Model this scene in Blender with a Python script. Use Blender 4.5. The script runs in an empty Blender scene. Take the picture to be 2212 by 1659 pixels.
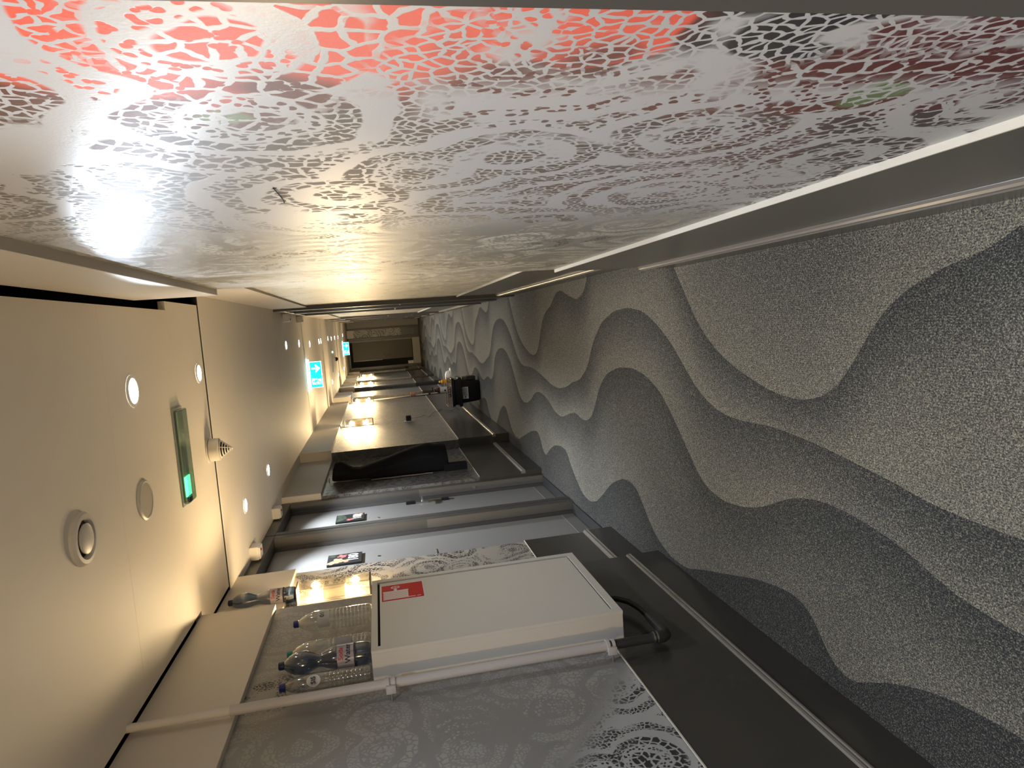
import bpy, bmesh, math, random
from mathutils import Vector, Matrix
random.seed(7)
PI = math.pi
S = bpy.context.scene
COL = S.collection

# ------------------------------------------------------------------ camera
cam_d = bpy.data.cameras.new('camera')
cam = bpy.data.objects.new('camera', cam_d)
COL.objects.link(cam)
cam_d.sensor_fit = 'HORIZONTAL'
cam_d.sensor_width = 36.0
cam_d.lens = 1446.08 / 2212.0 * 36.0
cam_d.clip_start = 0.02
cam_d.clip_end = 200
# the phone was held on its side: image-right points down in the corridor
RX = Vector((-0.07146074, -0.19922427, -0.9773449))
RY = Vector((-0.99273649, -0.08087349, 0.08907157))
RZ = Vector((-0.09678651, 0.97661106, -0.19199793))
cam.matrix_world = Matrix(((RX.x, -RY.x, -RZ.x, 0.0), (RX.y, -RY.y, -RZ.y, 0.0), (RX.z, -RY.z, -RZ.z, 1.45), (0, 0, 0, 1)))
S.camera = cam

# ------------------------------------------------------------------ world, exposure
W = bpy.data.worlds.new('world')
S.world = W
W.use_nodes = True
W.node_tree.nodes['Background'].inputs[0].default_value = (0.05, 0.045, 0.04, 1)
W.node_tree.nodes['Background'].inputs[1].default_value = 0.2
S.view_settings.view_transform = 'Standard'
S.view_settings.look = 'None'
S.view_settings.gamma = 1.0
S.view_settings.exposure = 1.05
S.view_settings.use_curve_mapping = False

SPOT_W = 27.0          # one ceiling downlight
SCONCE_W = 15.0         # one bulb of a wall sconce
COOL = (0.80, 0.89, 1.0)
WARM = (1.0, 0.77, 0.47)

# ------------------------------------------------------------------ materials
MATS = {}
def mat(name, col, rough=0.5, metal=0.0, spec=0.5, emit=None, estr=0.0, alpha=None, trans=0.0, ior=1.45, coat=0.0):
    if name in MATS: return MATS[name]
    m = bpy.data.materials.new(name); m.use_nodes = True
    b = m.node_tree.nodes['Principled BSDF']
    b.inputs['Base Color'].default_value = (*col, 1)
    b.inputs['Roughness'].default_value = rough
    b.inputs['Metallic'].default_value = metal
    b.inputs['Specular IOR Level'].default_value = spec
    b.inputs['IOR'].default_value = ior
    b.inputs['Transmission Weight'].default_value = trans
    b.inputs['Coat Weight'].default_value = coat
    if emit:
        b.inputs['Emission Color'].default_value = (*emit, 1)
        b.inputs['Emission Strength'].default_value = estr
    MATS[name] = m
    return m

class N:
    """little node-graph helper"""
    def __init__(s, m):
        s.t = m.node_tree; s.b = s.t.nodes['Principled BSDF']
    def new(s, ty, **kw):
        n = s.t.nodes.new(ty)
        for k, v in kw.items(): setattr(n, k, v)
        return n
    def put(s, sock, v):
        if isinstance(v, bpy.types.NodeSocket): s.t.links.new(v, sock)
        elif isinstance(v, (tuple, list)) and len(v) == 3 and sock.type == 'RGBA': sock.default_value = (*v, 1)
        else: sock.default_value = v
    def math(s, op, a, b=0.0, c=0.0, clamp=False):
        n = s.new('ShaderNodeMath', operation=op, use_clamp=clamp)
        s.put(n.inputs[0], a); s.put(n.inputs[1], b)
        if op in ('SMOOTHSTEP', 'MULTIPLY_ADD', 'WRAP', 'COMPARE'): s.put(n.inputs[2], c)
        return n.outputs[0]
    def mix(s, f, a, b):
        n = s.new('ShaderNodeMix', data_type='RGBA')
        s.put(n.inputs[0], f); s.put(n.inputs[6], a); s.put(n.inputs[7], b)
        return n.outputs[2]
    def step(s, x, lo, hi):
        n = s.new('ShaderNodeMapRange', interpolation_type='SMOOTHSTEP')
        s.put(n.inputs[0], x); n.inputs[1].default_value = lo; n.inputs[2].default_value = hi
        n.inputs[3].default_value = 0.0; n.inputs[4].default_value = 1.0
        return n.outputs[0]
    def noise(s, vec, scale, detail=2.0, rough=0.5, w=None):
        n = s.new('ShaderNodeTexNoise', noise_dimensions='3D')
        s.put(n.inputs['Vector'], vec); n.inputs['Scale'].default_value = scale
        n.inputs['Detail'].default_value = detail; n.inputs['Roughness'].default_value = rough
        return n
    def voro(s, vec, scale, feature='F1', rnd=1.0):
        n = s.new('ShaderNodeTexVoronoi', voronoi_dimensions='2D', feature=feature)
        s.put(n.inputs['Vector'], vec); n.inputs['Scale'].default_value = scale
        n.inputs['Randomness'].default_value = rnd
        return n
    def vadd(s, a, b):
        n = s.new('ShaderNodeVectorMath', operation='ADD'); s.put(n.inputs[0], a); s.put(n.inputs[1], b); return n.outputs[0]
    def vscale(s, a, k):
        n = s.new('ShaderNodeVectorMath', operation='SCALE'); s.put(n.inputs[0], a); n.inputs[3].default_value = k; return n.outputs[0]

def rough_paint(name, col, rough, bump=0.02, scale=220.0, spec=0.5, var=0.05):
    if name in MATS: return MATS[name]
    m = mat(name, col, rough, spec=spec)
    g = N(m)
    co = g.new('ShaderNodeTexCoord').outputs['Object']
    n1 = g.noise(co, 2.5, 3.0)
    k = g.math('MULTIPLY_ADD', n1.outputs['Fac'], var * 2, 1 - var)
    h = g.new('ShaderNodeHueSaturation'); h.inputs['Color'].default_value = (*col, 1); g.put(h.inputs['Value'], k)
    g.put(g.b.inputs['Base Color'], h.outputs[0])
    n2 = g.noise(co, scale, 2.0)
    bp = g.new('ShaderNodeBump'); bp.inputs['Strength'].default_value = bump; bp.inputs['Distance'].default_value = 0.002
    g.put(bp.inputs['Height'], n2.outputs['Fac']); g.put(g.b.inputs['Normal'], bp.outputs[0])
    return m

def lace_mat(name, side):
    """wallpaper printed as lace: a silvery ground with a net of openings showing a flower picture"""
    m = mat(name, (0.4, 0.4, 0.4), 0.36, spec=0.55)
    g = N(m)
    co = g.new('ShaderNodeTexCoord').outputs['Object']
    sx = g.new('ShaderNodeSeparateXYZ'); g.put(sx.inputs[0], co)
    Yv = g.math('ADD', sx.outputs[1], sx.outputs[0]) if side != 'end' else sx.outputs[0]
    Zv = sx.outputs[2]
    cb = g.new('ShaderNodeCombineXYZ'); g.put(cb.inputs[0], Yv); g.put(cb.inputs[1], Zv)
    p = cb.outputs[0]
    wn = g.noise(p, 9.0, 2.0)
    wv = g.new('ShaderNodeVectorMath', operation='SUBTRACT'); g.put(wv.inputs[0], wn.outputs['Color']); wv.inputs[1].default_value = (0.5, 0.5, 0.5)
    w2 = g.noise(p, 55.0, 1.0)
    wv2 = g.new('ShaderNodeVectorMath', operation='SUBTRACT'); g.put(wv2.inputs[0], w2.outputs['Color']); wv2.inputs[1].default_value = (0.5, 0.5, 0.5)
    pw = g.vadd(g.vadd(p, g.vscale(wv.outputs[0], 0.018)), g.vscale(wv2.outputs[0], 0.012))
    # rosettes: rings around scattered centres
    ros = g.voro(g.vadd(p, g.vscale(wv.outputs[0], 0.07)), 3.4)
    ring = g.math('SINE', g.math('MULTIPLY', ros.outputs['Distance'], 24.0))
    nA = g.noise(p, 3.0, 3.0).outputs['Fac']
    nB = g.noise(g.vadd(p, (7.3, 2.1, 0)), 4.2, 3.0).outputs['Fac']
    MA = g.math('MULTIPLY', g.step(ring, -0.25, 0.15), g.step(nA, 0.41, 0.46))
    MB = g.math('MULTIPLY', g.step(g.math('SINE', g.math('MULTIPLY', ros.outputs['Distance'], 40.0)), -0.3, 0.2), g.step(nB, 0.46, 0.52))
    big = g.step(g.voro(pw, 40.0, 'DISTANCE_TO_EDGE').outputs['Distance'], 0.10, 0.15)
    mid = g.step(g.voro(pw, 68.0, 'DISTANCE_TO_EDGE').outputs['Distance'], 0.11, 0.17)
    dots = g.math('SUBTRACT', 1.0, g.step(g.voro(pw, 72.0).outputs['Distance'], 0.28, 0.36))
    selbig = g.step(g.noise(g.vadd(p, (3.0, 9.0, 0)), 2.4, 1.0).outputs['Fac'], 0.47, 0.53)
    net = g.math('ADD', g.math('MULTIPLY', big, selbig), g.math('MULTIPLY', mid, g.math('SUBTRACT', 1.0, selbig)))
    if side == 'right':     # the large dark flower close to the frame is densely netted
        MA = g.math('MAXIMUM', MA, g.math('MULTIPLY', g.math('MULTIPLY', g.step(Yv, 0.88, 0.80), g.step(Zv, 1.50, 1.42)), g.step(g.noise(p, 7.0, 2.0).outputs['Fac'], 0.44, 0.50)))
    hole = g.math('MAXIMUM', g.math('MULTIPLY', MA, net), g.math('MULTIPLY', MB, dots))
    cn = g.noise(p, 1.7, 2.0)
    farw = g.step(Yv, 1.45, 2.4)
    cn2 = g.noise(g.vadd(p, (11.0, 4.0, 0)), 5.0, 2.0).outputs['Fac']
    if side == 'right':
        base = (0.43, 0.43, 0.44)
        red, maroon, black, brown, green = (0.66, 0.085, 0.05), (0.085, 0.014, 0.012), (0.008, 0.008, 0.010), (0.045, 0.032, 0.032), (0.10, 0.15, 0.06)
        pale = (0.42, 0.40, 0.35)
        nearm = g.step(g.math('ADD', Yv, g.math('MULTIPLY', cn2, 0.3)), 1.10, 1.02)
        c = g.mix(g.math('MAXIMUM', nearm, g.math('MULTIPLY', g.step(cn.outputs['Fac'], 0.54, 0.58), 0.5)), brown, maroon)
        nearz = g.step(g.math('ADD', Yv, g.math('MULTIPLY', cn2, 0.35)), 1.03, 0.98)                                   # red flowers at the near end
        c = g.mix(g.math('MULTIPLY', nearz, g.step(g.math('ADD', Zv, g.math('MULTIPLY', cn2, 0.35)), 1.52, 1.58)), c, red)
        c = g.mix(g.math('MULTIPLY', nearz, g.step(cn2, 0.60, 0.64)), c, red)
        bz = g.math('MULTIPLY', g.step(Zv, 1.20, 1.17), g.step(Zv, 1.02, 1.05))
        c = g.mix(g.math('MULTIPLY', bz, g.step(Yv, 0.79, 0.76)), c, black)
        c = g.mix(g.step(cn2, 0.33, 0.29), c, green)
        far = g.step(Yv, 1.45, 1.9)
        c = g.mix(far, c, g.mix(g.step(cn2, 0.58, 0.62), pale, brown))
        base = g.mix(far, base, (0.225, 0.215, 0.195))  # ground colour darkened further along to offset the sconce glare
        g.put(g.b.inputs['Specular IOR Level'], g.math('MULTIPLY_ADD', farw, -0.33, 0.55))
    elif side == 'left':
        base = (0.25, 0.24, 0.23)
        pale, navy = (0.35, 0.34, 0.315), (0.035, 0.034, 0.036)
        low = g.step(g.math('ADD', g.math('ADD', Yv, 1.37), g.math('MULTIPLY', Zv, 1.3)), 3.25, 3.0)
        hi = g.math('MULTIPLY', g.math('MULTIPLY', g.step(Zv, 1.80, 1.86), g.step(Yv, 1.08, 1.14)), g.step(g.math('ADD', Yv, g.math('MULTIPLY', cn2, 0.2)), 1.50, 1.42))
        darkm = g.math('MAXIMUM', low, hi)
        recess = g.step(Yv, 2.04, 2.10)
        c = g.mix(g.math('MAXIMUM', darkm, recess), pale, navy)
        base = g.mix(low, base, (0.44, 0.44, 0.43))
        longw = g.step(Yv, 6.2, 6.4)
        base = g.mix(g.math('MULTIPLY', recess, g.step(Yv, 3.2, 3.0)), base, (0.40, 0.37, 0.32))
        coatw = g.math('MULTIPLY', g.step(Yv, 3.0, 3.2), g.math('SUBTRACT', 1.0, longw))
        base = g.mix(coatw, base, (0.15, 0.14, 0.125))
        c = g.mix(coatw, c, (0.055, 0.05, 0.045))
        base = g.mix(longw, base, (0.155, 0.152, 0.15))  # ground darkened from the long wall on, offsetting overbright sconce light
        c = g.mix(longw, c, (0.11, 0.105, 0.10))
    else:
        base = (0.42, 0.41, 0.38)
        c = (0.05, 0.045, 0.04)
    colr = g.mix(hole, base, c)
    g.put(g.b.inputs['Base Color'], colr)
    rv = g.math('MULTIPLY_ADD', hole, 0.18, 0.34)
    g.put(g.b.inputs['Roughness'], rv)
    tg = g.new('ShaderNodeCombineXYZ'); tg.inputs[2].default_value = 1.0
    g.put(g.b.inputs['Tangent'], tg.outputs[0]); g.b.inputs['Anisotropic'].default_value = 0.9
    fine = g.noise(co, 350.0, 2.0).outputs['Fac']
    bp = g.new('ShaderNodeBump'); bp.inputs['Strength'].default_value = 0.12; bp.inputs['Distance'].default_value = 0.001
    g.put(bp.inputs['Height'], g.math('ADD', fine, g.math('MULTIPLY', hole, -0.6))); g.put(g.b.inputs['Normal'], bp.outputs[0])
    return m

def carpet_mat():
    m = mat('wave_carpet', (0.2, 0.2, 0.19), 0.95, spec=0.1)
    g = N(m)
    at = g.new('ShaderNodeAttribute', attribute_name='tone').outputs['Fac']
    co = g.new('ShaderNodeTexCoord').outputs['Object']
    mp = g.new('ShaderNodeMapping'); g.put(mp.inputs[0], co); mp.inputs['Scale'].default_value = (1.0, 0.6, 1.0)
    n1 = g.noise(mp.outputs[0], 260.0, 2.0, 0.7).outputs['Fac']
    n2 = g.noise(co, 90.0, 2.0, 0.6).outputs['Fac']
    sx = g.new('ShaderNodeSeparateXYZ'); g.put(sx.inputs[0], co)
    rib = g.math('SINE', g.math('MULTIPLY', sx.outputs[0], 2 * PI / 0.0075))
    t = g.math('ADD', at, g.math('MULTIPLY', g.math('SUBTRACT', n1, 0.5), 1.7))
    t = g.math('ADD', t, g.math('MULTIPLY', g.math('SUBTRACT', n2, 0.5), 0.35))
    t = g.math('ADD', t, g.math('MULTIPLY', rib, 0.05))
    cr = g.new('ShaderNodeValToRGB')
    e = cr.color_ramp.elements
    e[0].position = 0.0; e[0].color = (0.018, 0.020, 0.022, 1)
    e[1].position = 1.0; e[1].color = (0.34, 0.305, 0.22, 1)
    k = e.new(0.35); k.color = (0.050, 0.050, 0.049, 1)
    k = e.new(0.65); k.color = (0.135, 0.127, 0.106, 1)
    g.put(cr.inputs[0], t)
    vs = g.new('ShaderNodeTexVoronoi', voronoi_dimensions='2D'); g.put(vs.inputs['Vector'], co); vs.inputs['Scale'].default_value = 400.0
    sc = g.new('ShaderNodeSeparateColor'); g.put(sc.inputs[0], vs.outputs['Color'])
    tuft = g.math('MULTIPLY', g.step(sc.outputs[0], 0.74, 0.92), g.math('ADD', at, 0.12))
    c2 = g.mix(g.math('MULTIPLY', tuft, 0.75), cr.outputs[0], (0.46, 0.43, 0.34))
    g.put(g.b.inputs['Base Color'], g.mix(g.math('MULTIPLY', g.step(sc.outputs[1], 0.72, 0.92), 0.6), c2, (0.016, 0.018, 0.020)))
    bp = g.new('ShaderNodeBump'); bp.inputs['Strength'].default_value = 0.6; bp.inputs['Distance'].default_value = 0.004
    g.put(bp.inputs['Height'], g.math('ADD', n1, g.math('MULTIPLY', rib, 0.15))); g.put(g.b.inputs['Normal'], bp.outputs[0])
    return m

CEIL = rough_paint('ceiling_paint', (0.76, 0.70, 0.61), 0.62, var=0.03)
BOARD = rough_paint('cream_board', (0.62, 0.57, 0.50), 0.55, var=0.03)
LACE_R = lace_mat('lace_wallpaper_right', 'right')
LACE_L = lace_mat('lace_wallpaper_left', 'left')
LACE_E = lace_mat('lace_wallpaper_end', 'end')
CARPET = carpet_mat()
DADO = rough_paint('charcoal_panel', (0.052, 0.047, 0.041), 0.26, var=0.06, spec=1.0)
DADO_R_SHEEN = rough_paint('charcoal_panel_right_sheen', (0.095, 0.088, 0.076), 0.26, var=0.06, spec=1.0)  # same charcoal as the left, lightened to stand in for grazing reflection
MOULD = mat('charcoal_moulding', (0.20, 0.18, 0.16), 0.28)
CAP = mat('pale_edge_strip', (0.62, 0.57, 0.48), 0.5)
FRAME = rough_paint('door_frame_grey', (0.075, 0.070, 0.064), 0.36, var=0.05)
DOOR = rough_paint('door_grey', (0.25, 0.24, 0.225), 0.42, bump=0.05, scale=700, var=0.04)
DOORD = rough_paint('door_olive', (0.055, 0.046, 0.026), 0.45, var=0.05)
VOID = mat('dark_gap', (0.012, 0.012, 0.014), 0.9)
STEEL = mat('brushed_steel', (0.62, 0.61, 0.58), 0.28, metal=1.0)
CHROME = mat('polished_chrome', (0.75, 0.74, 0.72), 0.08, metal=1.0)
BRASS = mat('aged_brass', (0.42, 0.36, 0.24), 0.35, metal=1.0)
BLACKP = mat('black_plastic', (0.012, 0.012, 0.013), 0.35)
BLACKF = rough_paint('black_cloth', (0.006, 0.006, 0.007), 0.92, bump=0.3, scale=500, spec=0.2)
CABINET = rough_paint('cabinet_cream', (0.66, 0.62, 0.55), 0.38, var=0.02)
RED = mat('sign_red', (0.55, 0.018, 0.018), 0.4)
WHITE = mat('sign_white', (0.80, 0.78, 0.74), 0.5)
PLASTIC = mat('white_plastic', (0.66, 0.62, 0.55), 0.42)
PIPEW = rough_paint('pipe_grey_white', (0.48, 0.45, 0.44), 0.45, var=0.05)
PIPED = mat('pipe_dark', (0.035, 0.034, 0.034), 0.35)
DARKPL = mat('number_plate_dark', (0.018, 0.019, 0.022), 0.3)
PETAL = mat('print_peach', (0.50, 0.28, 0.17), 0.5)
PETAL2 = mat('print_pink', (0.50, 0.14, 0.12), 0.5)
LEAFP = mat('print_green', (0.05, 0.065, 0.045), 0.5)
BULB = None
LEDW = mat('downlight_glow', (1, 1, 1), 0.3, emit=(0.92, 0.97, 1.0), estr=26.0)
LEDG = mat('green_indicator_glow', (0.1, 0.8, 0.3), 0.3, emit=(0.10, 1.0, 0.35), estr=2.2)
EXITW = mat('exit_tube_glow', (0.9, 1, 1), 0.3, emit=(0.70, 0.97, 1.0), estr=3.2)
EXITT = mat('exit_teal_glow', (0.0, 0.45, 0.5), 0.3, emit=(0.0, 0.60, 0.72), estr=1.05)
EXITP = mat('exit_white_glow', (0.9, 1, 1), 0.3, emit=(0.70, 1.0, 0.98), estr=1.05)
BROWNG = mat('brown_bottle', (0.045, 0.012, 0.008), 0.15)
YELLOW = mat('yellow_bottle', (0.75, 0.36, 0.02), 0.3)
LABELW = mat('paper_label', (0.55, 0.55, 0.55), 0.6)
INK = mat('printed_ink', (0.02, 0.025, 0.05), 0.6)
INKR = mat('printed_red_ink', (0.45, 0.03, 0.04), 0.6)
LABELB = mat('bottle_label_film', (0.36, 0.33, 0.36), 0.35)
SKIN = rough_paint('skin', (0.52, 0.27, 0.19), 0.5, var=0.08)
SLEEVE = rough_paint('grey_uniform_cloth', (0.10, 0.095, 0.085), 0.9, var=0.08)
HAIR = mat('dark_hair', (0.015, 0.010, 0.008), 0.5)
CAPB = mat('navy_cap', (0.008, 0.012, 0.05), 0.35)
CAPBL = mat('blue_cap', (0.012, 0.022, 0.17), 0.35)
CAPG = mat('green_cap', (0.012, 0.20, 0.15), 0.35)

def film(name, col, f0, gloss=0.06):
    """thin clear plastic or glass: mostly see-through, with a glossy skin"""
    m = bpy.data.materials.new(name); m.use_nodes = True
    t = m.node_tree; t.nodes.clear()
    out = t.nodes.new('ShaderNodeOutputMaterial'); mx = t.nodes.new('ShaderNodeMixShader')
    tr = t.nodes.new('ShaderNodeBsdfTransparent'); gl = t.nodes.new('ShaderNodeBsdfGlossy')
    fr = t.nodes.new('ShaderNodeLayerWeight'); ma = t.nodes.new('ShaderNodeMath'); ma.operation = 'MULTIPLY_ADD'
    tr.inputs[0].default_value = (*col, 1); gl.inputs['Roughness'].default_value = gloss
    gl.inputs['Color'].default_value = (0.9, 0.9, 0.9, 1)
    fr.inputs[0].default_value = 0.35
    t.links.new(fr.outputs['Facing'], ma.inputs[0]); ma.inputs[1].default_value = f0[1]; ma.inputs[2].default_value = f0[0]
    t.links.new(ma.outputs[0], mx.inputs[0]); t.links.new(tr.outputs[0], mx.inputs[1]); t.links.new(gl.outputs[0], mx.inputs[2])
    t.links.new(mx.outputs[0], out.inputs[0])
    return m
def glow_glass(name, col, k):
    m = bpy.data.materials.new(name); m.use_nodes = True
    t = m.node_tree; t.nodes.clear()
    out = t.nodes.new('ShaderNodeOutputMaterial'); ad = t.nodes.new('ShaderNodeAddShader')
    tr = t.nodes.new('ShaderNodeBsdfTransparent'); em = t.nodes.new('ShaderNodeEmission')
    em.inputs[0].default_value = (*col, 1); em.inputs[1].default_value = k
    t.links.new(tr.outputs[0], ad.inputs[0]); t.links.new(em.outputs[0], ad.inputs[1]); t.links.new(ad.outputs[0], out.inputs[0])
    return m
BULB = glow_glass('bulb_glow', (1.0, 0.66, 0.28), 9.0)
GLASS = film('sconce_glass', (0.97, 0.95, 0.90), (0.06, 0.30))
PETC = film('clear_bottle_plastic', (0.90, 0.90, 0.88), (0.10, 0.65), 0.10)
PETB = film('blue_bottle_plastic', (0.24, 0.33, 0.47), (0.10, 0.60), 0.14)
LENS = film('emergency_lens', (0.62, 0.72, 0.64), (0.12, 0.5), 0.12)

# ------------------------------------------------------------------ mesh helper
class M:
    def __init__(s): s.bm = bmesh.new()
    def box(s, x0, x1, y0, y1, z0, z1, bev=0.0, seg=2):
        b = bmesh.new()
        bmesh.ops.create_cube(b, size=1.0)
        for v in b.verts:
            v.co = Vector(((x0 + x1) / 2 + v.co.x * (x1 - x0), (y0 + y1) / 2 + v.co.y * (y1 - y0), (z0 + z1) / 2 + v.co.z * (z1 - z0)))
        if bev > 0:
            bmesh.ops.bevel(b, geom=list(b.edges), offset=bev, segments=seg, profile=0.5, affect='EDGES')
        return s.join(b)
    def join(s, b, mtx=None):
        me = bpy.data.meshes.new('tmp'); b.to_mesh(me); b.free()
        if mtx: me.transform(mtx)
        s.bm.from_mesh(me); bpy.data.meshes.remove(me); return s
    def quad(s, *pts):
        s.bm.faces.new([s.bm.verts.new(p) for p in pts]); return s
    def poly(s, pts): return s.quad(*pts)
    def rings(s, rings, cap=True, closed=True):
        R = [[s.bm.verts.new(p) for p in r] for r in rings]
        n = len(R[0])
        for a, b in zip(R, R[1:]):
            for i in range(n if closed else n - 1):
                j = (i + 1) % n
                s.bm.faces.new((a[i], a[j], b[j], b[i]))
        if cap:
            if len(R[0]) > 2:
                s.bm.faces.new(list(reversed(R[0]))); s.bm.faces.new(R[-1])
        return s
    def lathe(s, prof, c=(0, 0, 0), axis='z', n=24, cap=True):
        rs = []
        for r, h in prof:
            ring = []
            for i in range(n):
                a = 2 * PI * i / n
                u, v = r * math.cos(a), r * math.sin(a)
                if axis == 'z': p = (c[0] + u, c[1] + v, c[2] + h)
                elif axis == 'x': p = (c[0] + h, c[1] + u, c[2] + v)
                else: p = (c[0] + v, c[1] + h, c[2] + u)
                ring.append(p)
            rs.append(ring)
        return s.rings(rs, cap)
    def tube(s, pts, r, n=10, cap=True):
        pts = [Vector(p) for p in pts]
        rr = r if isinstance(r, (list, tuple)) else [r] * len(pts)
        rs = []; up = None
        for i, p in enumerate(pts):
            d = (pts[min(i + 1, len(pts) - 1)] - pts[max(i - 1, 0)]).normalized()
            if up is None:
                up = Vector((0, 0, 1)) if abs(d.z) < 0.9 else Vector((1, 0, 0))
            u = (up - d * up.dot(d)).normalized(); w = d.cross(u); up = u
            rs.append([p + (u * math.cos(2 * PI * k / n) + w * math.sin(2 * PI * k / n)) * rr[i] for k in range(n)])
        return s.rings(rs, cap)
    def prism(s, pts, f0, f1):
        """pts: list of 2D; f0/f1 map 2D to the two end positions"""
        return s.rings([[f0(*p) for p in pts], [f1(*p) for p in pts]], True)
    def build(s, name, m, parent=None, smooth=False):
        bmesh.ops.recalc_face_normals(s.bm, faces=s.bm.faces)
        me = bpy.data.meshes.new(name)
        s.bm.to_mesh(me); s.bm.free()
        me.materials.append(m)
        o = bpy.data.objects.new(name, me); COL.objects.link(o)
        if parent is not None:
            off = Vector((0, 0, 0)); p = parent
            while p is not None: off += p.location; p = p.parent
            me.transform(Matrix.Translation(-off)); o.parent = parent
        if smooth:
            for f in me.polygons: f.use_smooth = True
            me.set_sharp_from_angle(angle=math.radians(38))
        return o

def empty(name, loc=(0, 0, 0)):
    o = bpy.data.objects.new(name, None); COL.objects.link(o); o.location = loc
    o.empty_display_size = 0.05
    return o
def thing(name, label, cat, loc=(0, 0, 0), group=None):
    o = empty(name, loc); return tag(o, label, cat, group)
def tag(o, label, cat, group=None):
    o['label'] = label; o['category'] = cat
    if group: o['group'] = group
    return o
def struct(o):
    o['kind'] = 'structure'; return o
def dup(root, loc, label=None):
    r = root.copy(); COL.objects.link(r); r.location = loc
    if label: r['label'] = label
    for ch in list(root.children):
        c = ch.copy(); COL.objects.link(c); c.parent = r
        for g in ch.children:
            d = g.copy(); COL.objects.link(d); d.parent = c
    return r
def text(body, size, mtx, name, m, parent, ext=0.0008, bold=0.0, align='CENTER'):
    cu = bpy.data.curves.new('txt', 'FONT'); cu.body = body; cu.size = size; cu.extrude = ext; cu.offset = bold
    cu.align_x = align; cu.align_y = 'CENTER'; cu.resolution_u = 3
    to = bpy.data.objects.new('txt', cu); COL.objects.link(to)
    dg = bpy.context.evaluated_depsgraph_get()
    me = bpy.data.meshes.new_from_object(to.evaluated_get(dg))
    bpy.data.objects.remove(to); bpy.data.curves.remove(cu)
    off = Vector((0, 0, 0)); p = parent
    while p is not None: off += p.location; p = p.parent
    me.transform(Matrix.Translation(-off) @ mtx)
    me.materials.clear(); me.materials.append(m)
    o = bpy.data.objects.new(name, me); COL.objects.link(o); o.parent = parent
    return o
def frame_left(x, y, z):      # lettering on a face that looks along +X: reads along +Y, up +Z
    return Matrix(((0, 0, 1, x), (1, 0, 0, y), (0, 1, 0, z), (0, 0, 0, 1)))
def frame_near(x, y, z):      # lettering on a face that looks back along -Y: reads along +X
    return Matrix(((1, 0, 0, x), (0, 0, -1, y), (0, 1, 0, z), (0, 0, 0, 1)))

YB, YE = -2.4, 23.4           # back and far end of the corridor
ZC = 2.415

# ------------------------------------------------------------------ floor: carpet woven in wave bands
CA=[74,61,49,36,19,1,-23,-51,-89,-138,-189,-240,-278,-308,-330,-342,-353,-357,-360,-358,-354,-349,-341,-331,-322,-310,-297,-285,-272,-258,-239,-219,-200,-179,-147,-115,-83,-43,7,57,107,156,210,264,318,372,426,481,503,508,513,517,522,527,532,537,541,546,551,556,560,565,570,575,580,584,589,594,599,567,521,474,428,382,336,290,245,203,161,138,130,121,112,104,112,120,128,136,144,153,163,172,184,196,193,190,186,179,159,138,118,97,74]
CB=[-599,-596,-593,-587,-581,-571,-562,-555,-549,-542,-536,-530,-523,-517,-511,-506,-501,-496,-493,-489,-485,-483,-483,-483,-483,-484,-485,-486,-488,-486,-482,-479,-470,-458,-447,-427,-408,-388,-360,-327,-294,-261,-228,-195,-168,-144,-120,-97,-77,-61,-45,-29,-13,-6,-1,4,9,14,16,13,11,9,6,4,-1,-12,-23,-34,-45,-55,-71,-97,-123,-150,-176,-208,-253,-298,-342,-386,-407,-427,-448,-469,-487,-494,-501,-508,-515,-522,-532,-545,-556,-567,-577,-583,-588,-593,-598,-603,-607,-603,-599]
CC=[-826,-816,-804,-789,-773,-758,-743,-735,-727,-720,-714,-708,-704,-702,-700,-702,-707,-712,-722,-733,-746,-765,-784,-802,-819,-832,-842,-852,-862,-866,-869,-872,-875,-869,-862,-855,-840,-818,-792,-752,-712,-674,-636,-597,-559,-525,-494,-463,-434,-419,-404,-389,-374,-362,-356,-350,-344,-338,-339,-340,-342,-343,-344,-346,-355,-365,-375,-384,-394,-407,-432,-456,-481,-509,-560,-610,-654,-693,-730,-747,-763,-779,-781,-783,-784,-777,-770,-763,-755,-758,-766,-773,-779,-789,-800,-810,-820,-830,-837,-839,-840,-836,-826]
CD=[-1113,-1120,-1126,-1134,-1148,-1162,-1176,-1194,-1211,-1234,-1258,-1278,-1288,-1281,-1264,-1225,-1164,-1129,-1115,-1105,-1109,-1112,-1117,-1124,-1131,-1138,-1147,-1158,-1170,-1181,-1192,-1203,-1215,-1226,-1237,-1248,-1259,-1270,-1282,-1295,-1308,-1321,-1334,-1335,-1336,-1336,-1336,-1337,-1326,-1314,-1301,-1289,-1275,-1242,-1209,-1176,-1140,-1102,-1073,-1061,-1049,-1046,-1050,-1055,-1060,-1073,-1088,-1103,-1118,-1133,-1153,-1179,-1205,-1231,-1256,-1280,-1304,-1328,-1352,-1363,-1373,-1384,-1394,-1396,-1391,-1386,-1382,-1375,-1352,-1330,-1308,-1286,-1259,-1232,-1205,-1166,-1125,-1110,-1108,-1106,-1104,-1102,-1113]
def smooth_curve(c):
    n = len(c)
    return [(c[i - 1] + 2 * c[i] + c[(i + 1) % n]) / 4000.0 for i in range(n)]
CURVES = [smooth_curve(c) for c in (CA, CB, CC, CD)]
def curve_x(c, y):
    t = ((y - 1.42) / 4.1) % 1.0 * len(c)
    i = int(t); f = t - i
    return c[i % len(c)] * (1 - f) + c[(i + 1) % len(c)] * f
XL0, XR0 = -2.05, 0.40
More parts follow.
